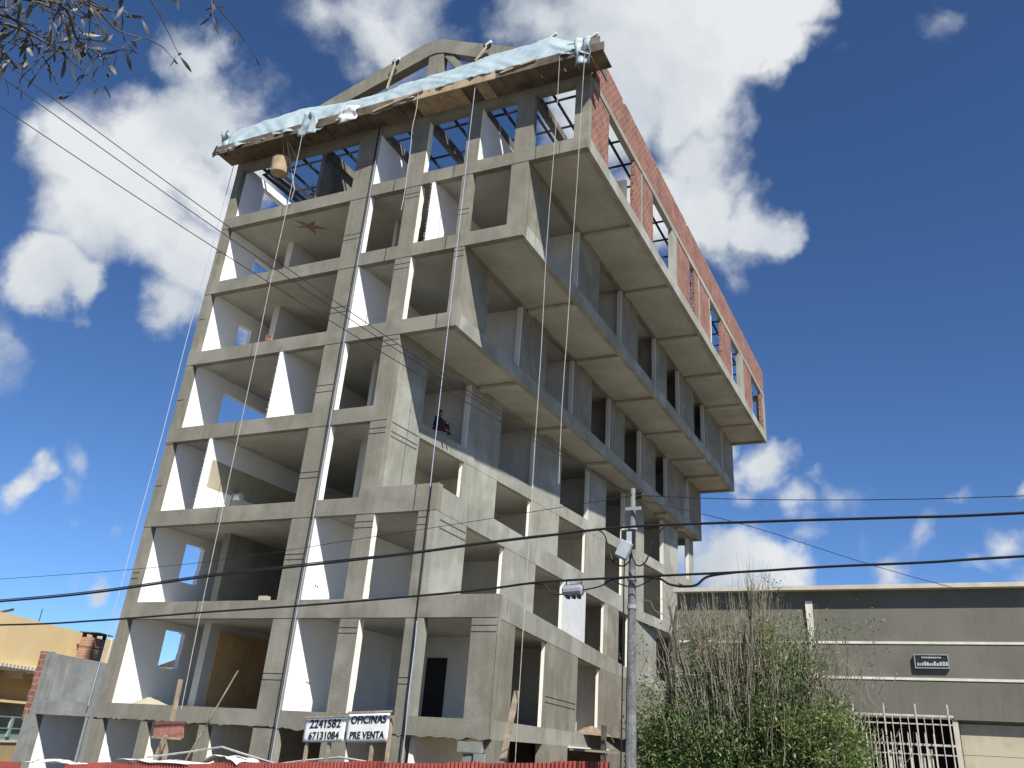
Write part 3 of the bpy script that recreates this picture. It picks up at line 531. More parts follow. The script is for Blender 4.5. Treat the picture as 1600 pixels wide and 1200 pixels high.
def rag(name, c, w, h, seed, m, label, cat, flat=False):
    mb = MB(); R = random.Random(seed); n = 10
    for i in range(n + 1):
        for j in range(n + 1):
            u = i / n - .5; v = j / n - .5; q = Vector((u * 3 + seed, v * 3, seed * 1.7)); d = noise.noise(q) * 0.16
            if flat: mb.v.append((c[0] + u * w + d * .3, c[1] + v * .9, c[2] + d * .45 + h * (0.25 - u * u) + .05 * noise.noise(q * 3)))
            else: mb.v.append((c[0] + u * w * (1 - .3 * v) + d * .5, c[1] + d, c[2] + v * h + d * .3))
    for i in range(n):
        for j in range(n):
            a = i * (n + 1) + j; mb.f.append((a, a + n + 1, a + n + 2, a + 1))
    o = obj(name, mb, M[m], smooth=True); sm = o.modifiers.new('t', 'SOLIDIFY'); sm.thickness = 0.008
    return tag(o, label, cat, GR[name])
rag('cloth_rag', (4.45, -1.1, 24.35), 0.7, 1.1, 3, 'tarp', 'bunched end of pale blue cloth hanging over the eave boards left of the middle ropes', 'cloth')
rag('cloth_rag', (6.3, -1.08, 24.3), 0.8, 0.75, 7, 'tarp_white', 'torn white flap of sheet folded over the tarpaulin left of the roof post', 'cloth')
rag('cloth_rag', (15.95, -1.0, 24.35), 0.55, 1.2, 9, 'tarp', 'loose blue corner of cloth hanging at the top right roof corner', 'cloth')
rag('cloth_rag', (-0.2, -0.9, 24.95), 0.5, 0.9, 5, 'tarp', 'pointed loose blue corner of cloth at the left end of the roof edge', 'cloth')
# ------------------------------------------------------------------ hoist props on the roof
def prop(p0, p1, label, head=0.16, m='wood'):
    t = thing('roof_prop', label, 'prop', p0, 'props on the roof edge')
    obj('pole', MB().beam(p0, p1, 0.07, 0.07), M[m], t)
    q = Vector(p1); mb = MB(); 
    for i in range(10):
        a = i * math.pi / 5; mb.v.append((q.x + head * math.cos(a), q.y - 0.04, q.z + head * math.sin(a))); 
    for i in range(10):
        a = i * math.pi / 5; mb.v.append((q.x + head * math.cos(a), q.y + 0.04, q.z + head * math.sin(a)))
    mb.f = [tuple(range(9, -1, -1)), tuple(range(10, 20))] + [(i, (i + 1) % 10, 10 + (i + 1) % 10, 10 + i) for i in range(10)]
    obj('pulley_wheel', mb, M['steel'], t); obj('knot', MB().beam((q.x - .06, q.y, q.z + .02), (q.x + .2, q.y - .05, q.z + .1), .09, .12), M['tarp_white'], t)
prop((7.28, -0.25, 25.9), (7.2, 0.1, 27.65), 'thin prop with a pulley wheel leaning on the left slope of the roof truss')
prop((11.2, -0.25, 26.1), (11.45, 0.1, 27.1), 'short prop with a white knot standing on the tarpaulin right of the truss post')
prop((14.2, -0.3, 25.3), (14.25, 0.0, 26.45), 'bare prop holding up the highest point of the blue tarpaulin', .05, 'formwood_light')
prop((15.85, 0.1, 25.2), (15.84, 0.1, 26.0), 'dark bent bracket standing on the top right roof corner', .12, 'steel')
# ------------------------------------------------------------------ ropes
def rope(pts, label, r=0.014, m='rope', group='ropes and wires on the unfinished building', cat='rope', nm='rope'):
    return tag(obj(nm, MB().tube(pts, r, 5), M[m]), label, cat, group)
def hang(x, y, z1, z0, x2=None, n=14, amp=0.05, seed=1):
    x2 = x if x2 is None else x2
    return [(x + (x2 - x) * i / n + amp * noise.noise(Vector((i * .31, seed, 0))), y + amp * noise.noise(Vector((i * .31, seed, 5))), z1 + (z0 - z1) * i / n) for i in range(n + 1)]
rope(hang(16.04, -1.04, 24.2, 9.2, 15.8, seed=2), 'pale rope hanging furthest right, from the right roof corner past the jutting floors', .010)
rope(hang(15.1, -1.04, 24.3, 2.4, 15.05, seed=3), 'pale rope hanging second from the right down to the red fence', .010)
rope(hang(9.4, -1.04, 24.5, 19.2, 9.48, seed=4), 'short pale rope hanging in front of the middle of the top floor', .014)
rope(hang(4.2, -1.04, 24.3, 3.4, 4.5, seed=5), 'long pale rope hanging in front of the widest left hand window bays', .012)
rope(hang(-0.12, -0.12, 24.1, 3.4, -0.2, seed=6), 'bluish rope hanging along the outer left edge of the building', .014, 'bluerope')
rope(hang(11.75, -0.9, 24.3, 9.4, 11.8, seed=7), 'bluish rope hanging in front of the fourth floor corner', .012, 'bluerope')
rope(hang(7.07, -0.03, 24.2, 0.3, 7.08, amp=.02, seed=8), 'black wire running down the joint beside the first inner column', .016, 'cable')
rope(hang(7.16, -0.03, 24.2, 0.3, 7.16, amp=.03, seed=12), 'grey wire running down just right of the black wire on the first inner column', .012, 'bluerope')
rope(hang(11.29, -0.03, 9.8, 0.5, 11.29, amp=.02, seed=9), 'black wire running down the corner column of the lower floors', .016, 'cable')
rope(hang(11.34, -0.04, 5.9, 0.3, 11.4, amp=.04, seed=19), 'grey wire on the lowest part of the corner column', .014, 'bluerope')
rope([(15.05, -.9, 2.4), (15.0, -3.0, 2.5)], 'end of a pale rope tied to the top of the red fence', .012)
# bucket and its lines
t = thing('hoist_bucket', 'beige hoist bucket hanging under the left end of the eave', 'bucket', (2.75, -0.35, 22.85))
prof = [(0.30, 0), (0.33, .02), (0.38, .62), (0.40, .66), (0.36, .66), (0.34, .62), (0.29, .04), (0.0, .04)]
mb = MB(); n = 20
for r_, z_ in prof:
    for j in range(n): a = 2 * math.pi * j / n; mb.v.append((2.75 + r_ * math.cos(a), -.35 + r_ * math.sin(a), 22.85 + z_))
for k in range(len(prof) - 1):
    for j in range(n): mb.f.append((k*n + j, k*n + (j+1) % n, (k+1)*n + (j+1) % n, (k+1)*n + j))
mb.f.append(tuple(range(n - 1, -1, -1)))
obj('pail', mb, M['formwood_light'], t, smooth=False)
obj('handle', MB().tube([(2.37, -.35, 23.48), (2.5, -.35, 23.75), (2.75, -.35, 23.85), (3.0, -.35, 23.75), (3.13, -.35, 23.48)], .015, 5), M['steel'], t)
rope([(2.75, -.35, 23.85), (2.78, -.5, 24.25)], 'short rope holding the beige bucket under the eave', .018)
rope([(3.05, -.6, 24.2), (3.35, -.4, 23.0), (3.6, -.2, 22.0), (3.5, -.15, 21.6)], 'slack rope beside the hanging bucket', .02)
rope([(3.1, -.6, 24.2), (3.6, -.4, 23.3), (3.9, -.1, 22.8)], 'loop of rope to the right of the hanging bucket', .016)
# debris heap and leaning timbers on the top floor
t = thing('debris_heap', 'heap of broken boards and bricks in the left bay of the top floor', 'rubble', (3.4, 0.9, 21.52))
R = random.Random(21)
for i in range(38):
    c = Vector((3.3 + R.gauss(0, .35), 0.55 + R.uniform(0, .8), 21.55 + abs(R.gauss(0, .55)))); d = Vector((R.uniform(-.3, .3), R.uniform(-.15, .15), R.uniform(-.25, .35)))
    obj('board_piece', MB().beam(c - d, c + d, R.uniform(.04, .12), R.uniform(.03, .08)), M[R.choice(['wood', 'debris', 'formwood_light', 'brick'])], t)
for i, (a, b, m_) in enumerate((((1.4, .35, 23.85), (4.0, .5, 21.6), 'steel'), ((1.65, .3, 23.9), (4.25, .55, 21.65), 'wood'), ((1.2, .4, 23.7), (3.7, .5, 21.55), 'steel'))):
    tag(obj('leaning_beam', MB().beam(a, b, .12, .14), M[m_]), ['dark steel beam leaning across the left bay of the top floor', 'pale timber leaning across the left bay of the top floor', 'lowest dark beam leaning across the left bay of the top floor'][i], 'beam')
# small finds on the floors
tag(obj('loose_brick', MB().box(5.55, 5.85, .05, .25, 6.52, 6.66), M['beige']), 'pale block lying on the second floor sill beside the inner column', 'block')
tag(obj('loose_brick', MB().box(3.3, 3.52, .3, .42, 15.52, 15.95), M['brick']), 'small red brick standing on the fifth floor sill', 'brick')
tag(obj('loose_pipe', MB().tube([(3.05, .6, 9.55), (3.0, .7, 10.1), (2.9, .75, 10.25)], .02, 5), M['steel']), 'thin bent pipe standing in the third floor left room', 'pipe')
def mound(name, c, rx, ry, h, m, label, cat, seed):
    mb = MB(); n, k = 18, 5; mb.v.append((c[0], c[1], c[2] + h))
    for i in range(1, k + 1):
        for j in range(n):
            a = 2 * math.pi * j / n; r = i / k; q = 1 + .3 * noise.noise(Vector((math.cos(a) * 1.5, math.sin(a) * 1.5, seed)))
            mb.v.append((c[0] + rx * r * q * math.cos(a), c[1] + ry * r * q * math.sin(a), c[2] + h * (1 - r) ** 1.0 * (1 + .3 * noise.noise(Vector((a, i, seed)))) - .005 * (i == k)))
    for j in range(n): mb.f.append((0, 1 + j, 1 + (j + 1) % n))
    for i in range(k - 1):
        for j in range(n): mb.f.append((1 + i*n + j, 1 + (i+1)*n + j, 1 + (i+1)*n + (j+1) % n, 1 + i*n + (j+1) % n))
    return tag(obj(name, mb, M[m], smooth=True), label, cat)
mound('plaster_heap', (3.1, .75, 9.5), .35, .25, .16, 'tarp_white', 'small white heap of plaster on the third floor sill', 'plaster', 4)
mound('sand_pile', (1.7, .42, 3.5), .75, .38, .24, 'beige', 'small pile of sand on the first floor sill at the left', 'sand', 2)
mound('rubble_pile', (11.75, 12.6, 3.5), .5, 1.9, .34, 'debris', 'brown earth pile in the first floor window nearest the tree', 'rubble', 5)
# ------------------------------------------------------------------ person on the fourth floor
def skinned(name, chain, radii, edges, m, parent, lev=2):
    me = bpy.data.meshes.new(name); wl = WL[parent.name]
    me.from_pydata([(a - wl.x, b - wl.y, c - wl.z) for a, b, c in chain], edges, []); o = bpy.data.objects.new(name, me); COL.objects.link(o); o.parent = parent; WL[o.name] = wl.copy()
    sk = o.modifiers.new('skin', 'SKIN'); me.skin_vertices.new() if not me.skin_vertices else None
    for i, r in enumerate(radii): me.skin_vertices[0].data[i].radius = (r, r)
    me.skin_vertices[0].data[0].use_root = True
    sb_ = o.modifiers.new('sub', 'SUBSURF'); sb_.levels = lev; sb_.render_levels = lev; sk.use_smooth_shade = True
    me.materials.append(M[m]); return o
px, py, pz = 9.36, 3.1, 12.52
pe = thing('person', 'person in dark clothes sitting on the fourth floor ledge with arms resting on raised knees', 'person', (px, py, pz))
def P_(x, y, z): return (px + x, py + y, pz + z)    # +x faces the street side of the opening
# trousers: pelvis, both legs bent up
skinned('trousers', [P_(-.12, 0, .13), P_(.05, .11, .22), P_(.24, .14, .46), P_(.30, .14, .25), P_(.33, .14, .07), P_(.05, -.11, .22), P_(.24, -.15, .45), P_(.30, -.15, .25), P_(.33, -.15, .07), P_(-.13, 0, .24)],
        [.135, .10, .075, .06, .05, .10, .075, .06, .05, .14], [(0, 1), (1, 2), (2, 3), (3, 4), (0, 5), (5, 6), (6, 7), (7, 8), (0, 9)], 'cloth_maroon', pe)
body = skinned('body', [P_(-.12, 0, .26), P_(-.08, 0, .42), P_(-.02, 0, .56), P_(.01, 0, .66), P_(-.01, .17, .56), P_(.05, .24, .38), P_(.24, .13, .47), P_(-.01, -.17, .56), P_(.05, -.24, .37), P_(.24, -.13, .46)],
        [.14, .15, .12, .055, .075, .055, .042, .075, .055, .042], [(0, 1), (1, 2), (2, 3), (2, 4), (4, 5), (5, 6), (2, 7), (7, 8), (8, 9)], 'cloth_dark', pe)
def ball(c, rx, ry, rz, n=16, k=10, f=None):
    mb = MB()
    for i in range(k + 1):
        t = math.pi * i / k
        for j in range(n):
            a = 2 * math.pi * j / n; p = Vector((rx * math.sin(t) * math.cos(a), ry * math.sin(t) * math.sin(a), rz * math.cos(t)))
            if f: p = f(p)
            mb.v.append((c[0] + p.x, c[1] + p.y, c[2] + p.z))
    for i in range(k):
        for j in range(n): mb.f.append((i*n + j, (i+1)*n + j, (i+1)*n + (j+1) % n, i*n + (j+1) % n))
    return mb
hc = P_(.03, -.01, .78)
def face(p):
    if p.x > 0 and abs(p.y) < .03 and -.03 < p.z < .02: p.x += .02
    if p.z < -.04: p.x += .01; p.y *= .85
    return p
obj('head', ball(hc, .095, .078, .12, f=face), M['skin'], pe, smooth=True)
obj('hair', ball((hc[0] - .018, hc[1], hc[2] + .022), .098, .087, .115), M['hair'], pe, smooth=True)
for s in (-1, 1):
    obj('ear', ball((hc[0] - .005, hc[1] + s * .082, hc[2] - .01), .02, .012, .032, 8, 6), M['skin'], pe, smooth=True)
    obj('eye', ball((hc[0] + .083, hc[1] + s * .03, hc[2] + .005), .012, .014, .009, 8, 6), M['black'], pe, smooth=True)
    hx, hy, hz = P_(.27, s * .12, .45)
    ch = [(hx, hy, hz), (hx + .05, hy - s * .02, hz - .02)]; rr = [.026, .03]; ed = [(0, 1)]
    for q in range(5):
        b0 = len(ch); off = (q - 2) * .018
        L_ = [.055, .07, .075, .07, .05][q] if q != 4 else .045
        ch += [(hx + .07, hy - s * .02 + off, hz - .025), (hx + .07 + L_ * .7, hy - s * .02 + off * 1.2, hz - .05), (hx + .06 + L_, hy - s * .02 + off * 1.2, hz - .08)]
        rr += [.010, .009, .008]; ed += [(1, b0), (b0, b0 + 1), (b0 + 1, b0 + 2)]
    skinned('hand', ch, rr, ed, 'skin', pe, 1)
    fx_, fy_, fz_ = P_(.36, s * .145, .045); obj('shoe', ball((fx_ + .03, fy_, fz_), .14, .05, .045), M['black'], pe, smooth=True)
obj('phone', MB().box(px + .33, px + .35, py - .06, py + .02, pz + .36, pz + .44), M['pvc'], pe)
# ------------------------------------------------------------------ red corrugated fence
F = thing('corrugated_fence', 'red corrugated sheet fence running in front of the unfinished building', 'fence', (8.5, -3.0, 0.2))
FT = [(-.6, 1.83), (2.12, 1.89), (4.36, 2.05), (7.2, 2.18), (12.07, 2.48), (14.38, 2.57), (16.56, 2.70), (17.36, 2.75), (18.1, 2.78)]
def corr(x0, x1, y, top, z0, m, parent, seed):
    mb = MB(); R = random.Random(seed); n = int((x1 - x0) / 0.024); th = 0.0
    for i in range(n + 1):
        x = x0 + (x1 - x0) * i / n; ph = (x % 0.098) / 0.098; d = 0.022 * max(-1, min(1, 1.6 * math.sin(2 * math.pi * ph)))
        zt = interp(FT, x) + top
        mb.v += [(x, y + d, z0), (x, y + d, zt), (x, y + d + .004, zt), (x, y + d + .004, z0)]
    for i in range(n):
        a = 4 * i; b = a + 4; mb.f += [(a, b, b+1, a+1), (a+1, b+1, b+2, a+2), (a+2, b+2, b+3, a+3), (a+3, b+3, b, a)]
    return obj('sheet', mb, M[m], parent)
R = random.Random(14); x = 2.9; i = 0
while x < 18.0:
    w = 0.82; corr(x, min(18.1, x + w + .02), -3.0 - (0.006 if i % 2 else 0), R.uniform(-.025, .02) - 0.02, GZ(x, 0) + .05, 'redsheet', F, i); x += w; i += 1
corr(0.0, 1.25, -3.01, 0.0, -0.2, 'redsheet', F, 99)
for x in (0.6, 3.2, 6, 9, 12, 15, 17.9): obj('post', MB().box(x, x + .08, -2.95, -2.87, GZ(x, 0), interp(FT, x) - .08), M['wood'], F)
for z in (0.4, 1.5):
    obj('rail', MB().beam((0, -2.93, GZ(0, 0) + z + .1), (18, -2.93, GZ(18, 0) + z + .1), .05, .08), M['wood'], F)
rag('white_sheet', (2.2, -2.7, 1.92), 1.5, .06, 11, 'tarp_white', 'crumpled white sheeting lying in the gap at the left end of the red fence', 'sheet', True)
rag('white_sheet', (5.9, -2.6, 2.12), 2.4, .06, 12, 'tarp_white', 'flat white sheet on the fence top under the small red board', 'sheet', True)
rag('white_sheet', (8.1, -2.6, 2.24), 1.1, .42, 13, 'tarp_white', 'arched white sheet bulging above the fence left of the banners', 'sheet', True)
rope([(5.2, -2.5, 2.2), (6.5, -2.5, 2.38), (7.6, -2.5, 2.55), (8.4, -2.5, 2.42), (9.4, -2.5, 2.26), (10.2, -2.5, 2.38), (11.2, -2.5, 2.5), (12.4, -2.5, 2.42)], 'slack pale hose draped along the top of the red fence', .025, cat='hose', nm='hose')
# ------------------------------------------------------------------ banners
def text_mesh(s, size, parent, origin, m, wscale=1.0, bold=0.0, shear=0, name='lettering'):
    cu_ = bpy.data.curves.new('t', 'FONT'); cu_.body = s; cu_.size = size; cu_.extrude = 0.001; cu_.offset = bold; cu_.align_x = 'CENTER'; cu_.align_y = 'CENTER'; cu_.space_character = 1.05
    to = bpy.data.objects.new('t', cu_); COL.objects.link(to); dg = bpy.context.evaluated_depsgraph_get(); me = bpy.data.meshes.new_from_object(to.evaluated_get(dg)); bpy.data.objects.remove(to); bpy.data.curves.remove(cu_)
    wl = WL[parent.name]; ox, oy, oz, ang = origin
    # second, slightly shifted copy of the strokes makes the hand-painted letters bold
    import bmesh as _b
    bm_ = _b.new(); bm_.from_mesh(me); g2 = _b.ops.duplicate(bm_, geom=bm_.verts[:] + bm_.edges[:] + bm_.faces[:])
    for e_ in g2['geom']:
        if isinstance(e_, _b.types.BMVert): e_.co.x += 0.014; e_.co.y += 0.006; e_.co.z += 0.0007
    bm_.to_mesh(me); bm_.free()
    for v in me.vertices:
        x, y, z = v.co; x *= wscale; v.co = (ox + x * math.cos(ang) - wl.x, oy - z - wl.y, oz + y + x * math.sin(ang) - wl.z)
    me.materials.clear(); me.materials.append(M[m]); o = bpy.data.objects.new(name, me); COL.objects.link(o); o.parent = parent; WL[o.name] = wl.copy(); return o
def banner(x0, x1, zl, zr, h, y, lines, label, slope):
    t = thing('banner', label, 'banner', ((x0 + x1) / 2, y, zl - h), 'advertising banners behind the fence'); n = 16; mb = MB()
    for i in range(n + 1):
        for j in range(7):
            x = x0 + (x1 - x0) * i / n; v = j / 6; top = zl + (zr - zl) * i / n
            mb.v.append((x, y + 0.0, top - h * v - .01 * math.sin(i / n * math.pi) * v))
    for i in range(n):
        for j in range(6): a = i * 7 + j; mb.f.append((a, a + 1, a + 8, a + 7))
    o = obj('sheet', mb, M['tarp_white'], t, smooth=True); sd = o.modifiers.new('t', 'SOLIDIFY'); sd.thickness = .004
    obj('top_bar', MB().beam((x0 - .03, y + .01, zl + .02), (x1 + .03, y + .01, zr + .02), .04, .045), M['wood'], t)
    for px_ in (x0 + .62 * (x1 - x0) - .03, x1 - .03 if x0 > 11 else x0 + .06): obj('post', MB().box(px_, px_ + .07, y + .04, y + .11, GZ(px_, 0), zl - .02), M['wood'], t)
    xc = (x0 + x1) / 2; ang = math.atan2(zr - zl, x1 - x0)
    for s_, fz, sz, ws in lines: text_mesh(s_, sz, t, (xc, y - .009, (zl + zr) / 2 - h * fz, ang), 'black', ws, 0.003)
banner(10.12, 11.3, 3.29, 3.36, 0.52, -2.6, [('2241582', .27, .25, .98), ('67131084', .76, .22, .95)], 'white banner with two rows of phone numbers on posts behind the red fence', 0)
banner(11.36, 12.52, 3.44, 3.51, 0.62, -2.62, [('OFICINAS', .25, .23, 0.93), ('PRE VENTA', .78, .21, 0.86)], 'white banner lettered OFICINAS PRE VENTA above the red fence', 0)
# small red board and stake
t = thing('red_board', 'small faded reddish board nailed to a tall stake above the left part of the fence', 'sign', (5.2, -2.0, 0.1))
obj('panel', MB().prism_y([(4.74, 2.66), (5.78, 2.69), (5.69, 3.09), (4.66, 3.05)], -2.03, -1.99), M['redsign'], t); obj('batten', MB().box(4.7, 5.75, -2.05, -2.03, 2.64, 2.69), M['wood'], t)
obj('stake', MB().beam((5.28, -1.95, 0.05), (5.18, -1.95, 4.12), .13, .05), M['wood'], t)
t = None
def lean(a, b, w, h, m, label, nm='leaning_stick', cat='stick'): return tag(obj(nm, MB().beam(a, b, w, h), M[m]), label, cat)
lean((5.94, -2.0, 2.0), (7.18, -2.0, 4.37), .035, .035, 'wood', 'thin stick leaning diagonally behind the small red board')
lean((5.0, -2.2, 1.6), (5.35, -2.2, 2.72), .14, .05, 'wood', 'short broken plank standing under the small red board', 'broken_plank', 'plank')
lean((14.85, -2.0, 0.5), (14.93, -0.9, 4.15), .14, .05, 'wood', 'long narrow plank leaning on the front corner of the building', 'leaning_plank', 'plank')
lean((17.68, -2.2, .6), (17.66, -2.2, 3.45), .13, .08, 'bark', 'dark pointed stake standing at the right end of the red fence', 'stake', 'stake')
lean((17.05, -2.6, 2.95), (18.5, -2.6, 2.93), .04, .04, 'wood', 'horizontal thin rail by the dark stake at the fence end', 'thin_rail', 'rail')

WEND = [(11.522, -16.811, 12.715), (11.573, -16.719, 12.39), (11.548, -16.509, 11.886)]
# ------------------------------------------------------------------ utility pole and lines
PX, PY = 18.87, -4.0
U = thing('utility_pole', 'grey concrete utility pole carrying cables in front of the building', 'pole', (PX, PY, GZ(PX, 0) + .1))
obj('shaft', MB().tube([(PX, PY, GZ(PX, 0)), (PX, PY, 3.5), (PX, PY, 5.6), (PX, PY, 8.05)], [.115, .105, .085, .055], 12), M['pole'], U)
obj('crossarm', MB().box(PX - .12, PX + .22, PY - .13, PY - .09, 7.55, 7.62), M['grey_metal'], U)
for z in (7.95, 7.86): obj('insulator', MB().tube([(PX + .08, PY, z), (PX + .2, PY, z)], .04, 8), M['cable'], U)
for z in (7.2, 6.16, 5.6): obj('band', MB().tube([(PX, PY, z - .04), (PX, PY, z + .04)], .10, 12), M['grey_metal'], U)
obj('bracket', MB().box(PX - .18, PX + .12, PY - .2, PY - .16, 6.72, 7.12), M['black'], U); obj('bracket_plate', MB().box(PX - .06, PX + .05, PY - .215, PY - .2, 6.76, 7.08), M['metalbox'], U)
t = thing('junction_box', 'pale tilted junction box strapped to the utility pole', 'box', (18.78, -4.2, 6.5))
mb = MB(); mb.prism_y([(-.13, -.17), (.13, -.17), (.13, .17), (-.13, .17)], -4.3, -4.16)
ca, sa = math.cos(-.45), math.sin(-.45); mb.v = [(18.77 + x * ca - z * sa, y, 6.71 + x * sa + z * ca) for x, y, z in mb.v]; obj('case', mb, M['metalbox'], t, bevel=.01)
mb = MB(); mb.prism_y([(-.11, -.2), (.11, -.2), (.11, -.17), (-.11, -.17)], -4.28, -4.17); mb.v = [(18.77 + x * ca - z * sa, y, 6.71 + x * sa + z * ca) for x, y, z in mb.v]; obj('lid', mb, M['grey_metal'], t)
t = thing('splice_case', 'grey cable splice case hanging from the lower cable left of the pole', 'cable box', (17.6, -4.05, 5.75))
obj('case', MB().tube([(17.36, -4.05, 5.93), (17.40, -4.05, 5.93), (17.78, -4.05, 5.95), (17.82, -4.05, 5.95)], [.08, .125, .125, .08], 12), M['grey_metal'], t, smooth=False)
for x in (17.45, 17.58, 17.7): obj('clamp', MB().box(x, x + .05, -4.12, -3.98, 5.77, 5.83), M['black'], t)
for x in (17.42, 17.76): obj('strap', MB().beam((x, -4.03, 5.98), (x, -4.03, 6.12), .03, .02), M['black'], t)
def spline(pts, n=6):
    out = []; P = [Vector(p) for p in pts]
    for i in range(len(P) - 1):
        p0 = P[max(i - 1, 0)]; p1 = P[i]; p2 = P[i + 1]; p3 = P[min(i + 2, len(P) - 1)]
        for k in range(n):
            t_ = k / n; out.append(0.5 * ((2 * p1) + (-p0 + p2) * t_ + (2*p0 - 5*p1 + 4*p2 - p3) * t_**2 + (-p0 + 3*p1 - 3*p2 + p3) * t_**3))
    return out + [P[-1]]
def cable(pts, r, label, m='cable', group='overhead cables and wires at the pole'): return tag(obj('cable', MB().tube(spline(pts), r, 5), M[m]), label, 'cable', group)
c1 = [(-12, 5.4), (-.29, 5.88), (3.74, 6.09), (7.5, 6.42), (10.51, 6.61), (13.42, 6.8), (15.42, 6.97), (16.98, 7.08), (18.82, 7.19), (21.69, 7.17), (24.07, 7.13), (26.21, 7.11), (34, 7.2)]
cable([(x, -4.16, z) for x, z in c1], .028, 'thick black upper cable crossing the whole front of the building')
cable([(x, -4.13, z + .055 * min(1, max(0, (19 - x) / 8)) + .02 * math.sin(x * 9) * (14 < x < 19)) for x, z in c1[:9]], .014, 'thin wire twisted just above the upper thick cable left of the pole')
c2 = [(-12, 5.2), (.03, 5.25), (4.03, 5.36), (7.76, 5.55), (10.71, 5.68), (13.72, 5.85), (15.51, 5.97), (16.89, 6.1), (18.83, 6.16), (21.14, 6.21), (22.83, 6.27), (24.52, 6.3), (26.08, 6.36), (34, 6.6)]
cable([(x, -4.15, z) for x, z in c2], .026, 'thick black lower cable crossing just above the first floor')
cable([(16.6, -4.15, 6.08), (16.95, -4.14, 6.04), (17.12, -4.1, 5.87), (17.4, -4.08, 5.86), (17.8, -4.08, 5.93), (18.2, -4.1, 6.0), (18.45, -4.1, 6.12), (18.75, -4.12, 6.15)], .016, 'slack black cable through the splice case left of the pole')
cable([(18.17, -4.16, 7.15), (18.32, -4.18, 7.02), (18.42, -4.18, 6.7), (18.55, -4.2, 6.45), (18.75, -4.2, 6.38), (18.9, -4.22, 6.5)], .017, 'black cable loop hanging left of the junction box')
cable([(18.92, -4.2, 6.62), (19.0, -4.2, 6.42), (19.12, -4.2, 6.38), (19.26, -4.2, 6.52), (19.36, -4.18, 6.88), (19.62, -4.16, 7.17)], .017, 'black cable loop hanging right of the junction box')
cable([(19.2, -4.15, 6.17), (19.5, -4.15, 6.12), (19.72, -4.15, 6.0), (20.0, -4.15, 5.96), (20.25, -4.15, 5.98), (20.5, -4.15, 6.14), (21.1, -4.15, 6.21)], .026, 'thick black cable loop sagging right of the pole above the tree')
cable([(18.5, -4.15, 6.1), (18.8, -4.2, 5.98), (19.05, -4.15, 5.98), (19.4, -4.15, 6.15)], .014, 'short black cable tying the lower cables round the pole')
cable([(PX - .12, PY - .12, 7.1), (PX - .13, PY - .14, 6.2), (PX - .13, PY - .15, 5.0), (PX - .14, PY - .17, 2.0)], .014, 'black wire running down the face of the utility pole')
top = Vector((18.9, -4, 7.88))
def far(px_vec, d): return CAM + Vector(px_vec) * d
for i, (dz, ddx, lab) in enumerate(((0, 0, 'uppermost'), (0, .0, 'middle'), (0, 0, 'lowest'))):
    end = [(11.26, -12.2, 11.5), (10.2, -11.8, 10.75), (8.9, -11.2, 10.55)][i]
    end = [WEND[0], WEND[1], WEND[2]][i]
    e = Vector(end); pts = [top.lerp(e, k / 12) - Vector((0, 0, .25 * math.sin(math.pi * k / 12))) for k in range(13)]
    cable([tuple(p) for p in pts], .008, lab + ' of the three thin wires sloping from the upper left down to the pole')
cable([(19.0, -4.05, 7.88), (22, -4.3, 7.55), (26.24, -4.6, 7.3), (34, -5, 7.2)], .008, 'thin wire leaving the pole top to the right')
cable([(19.0, -4.05, 7.8), (21, -2, 7.6), (24, 2, 7.2), (30, 9, 6.6)], .008, 'thin wire sloping from the pole top towards the olive building')
cable([(18.9, -4.0, 7.9), (12.5, -4.3, 7.2), (6, -4.6, 6.6), (-6, -5, 6.2)], .007, 'thin wire leaving the pole top to the left in front of the facade')
# ------------------------------------------------------------------ olive building next door
O = thing('neighbour_building', 'low olive painted building with pale trim lines on the right of the unfinished one', 'building', (24, 14, 0))
def op(name, mb, m, **k): return obj(name, mb, M[m], O, **k)
X0, X1, YN = 15.9, 42, 10.0
gate = (20.4, 24.45, -1, 4.38); gar = (24.62, 29.5, -1, 4.36)
op('front_wall', wallgrid(X0, X1, 0, 8.22, [gate, gar], lambda u, v, w: (u, -w, v), -YN - .3, -YN, cell=12), 'olive')
op('side_wall', MB().box(X0, X0 + .25, YN + .3, 26, 0, 8.22), 'brick'); op('side_wall', MB().box(X1 - .25, X1, YN + .3, 26, 0, 8.22), 'olive'); op('roof', MB().box(X0 + .25, X1 - .25, YN + .3, 26, 7.7, 7.9), 'annex')
op('coping', MB().prism([(X0 - .05, YN - .36), (X1 + .1, YN - .36), (X1 + .1, YN + .4), (X0 - .05, YN + .4)], 8.225, 8.36), 'coping')
for z in (6.55, 5.48): op('trim_line', MB().box(X0 + 0.05, X1, YN - .025, YN - .002, z, z + .075), 'whiteline')
op('pilaster', MB().prism_y([(20.5, 5.1), (20.62, 5.1), (20.58, 6.5), (20.62, 7.9), (20.38, 7.9), (20.42, 6.6)], YN - .1, YN - .03), 'whiteline')
op('lintel_shadow_lip', MB().box(24.5, 30, YN - .05, YN - .002, 4.38, 4.45), 'olive')
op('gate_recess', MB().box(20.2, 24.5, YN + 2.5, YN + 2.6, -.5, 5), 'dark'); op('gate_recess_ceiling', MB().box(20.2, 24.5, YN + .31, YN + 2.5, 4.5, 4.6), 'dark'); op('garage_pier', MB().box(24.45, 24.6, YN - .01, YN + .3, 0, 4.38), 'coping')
for i in range(4): op('garage_panel', MB().box(24.63, 29.5, YN + .2, YN + .24, 4.3 - (i + 1) * .86, 4.3 - i * .86 - .012), 'beige')
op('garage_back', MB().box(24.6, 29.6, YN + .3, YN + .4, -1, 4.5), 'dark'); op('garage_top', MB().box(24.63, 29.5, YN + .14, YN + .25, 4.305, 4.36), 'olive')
pl = thing('wall_plaque', 'small black framed plaque with pale lettering on the olive wall', 'plaque', (24.1, YN - .05, 5.83))
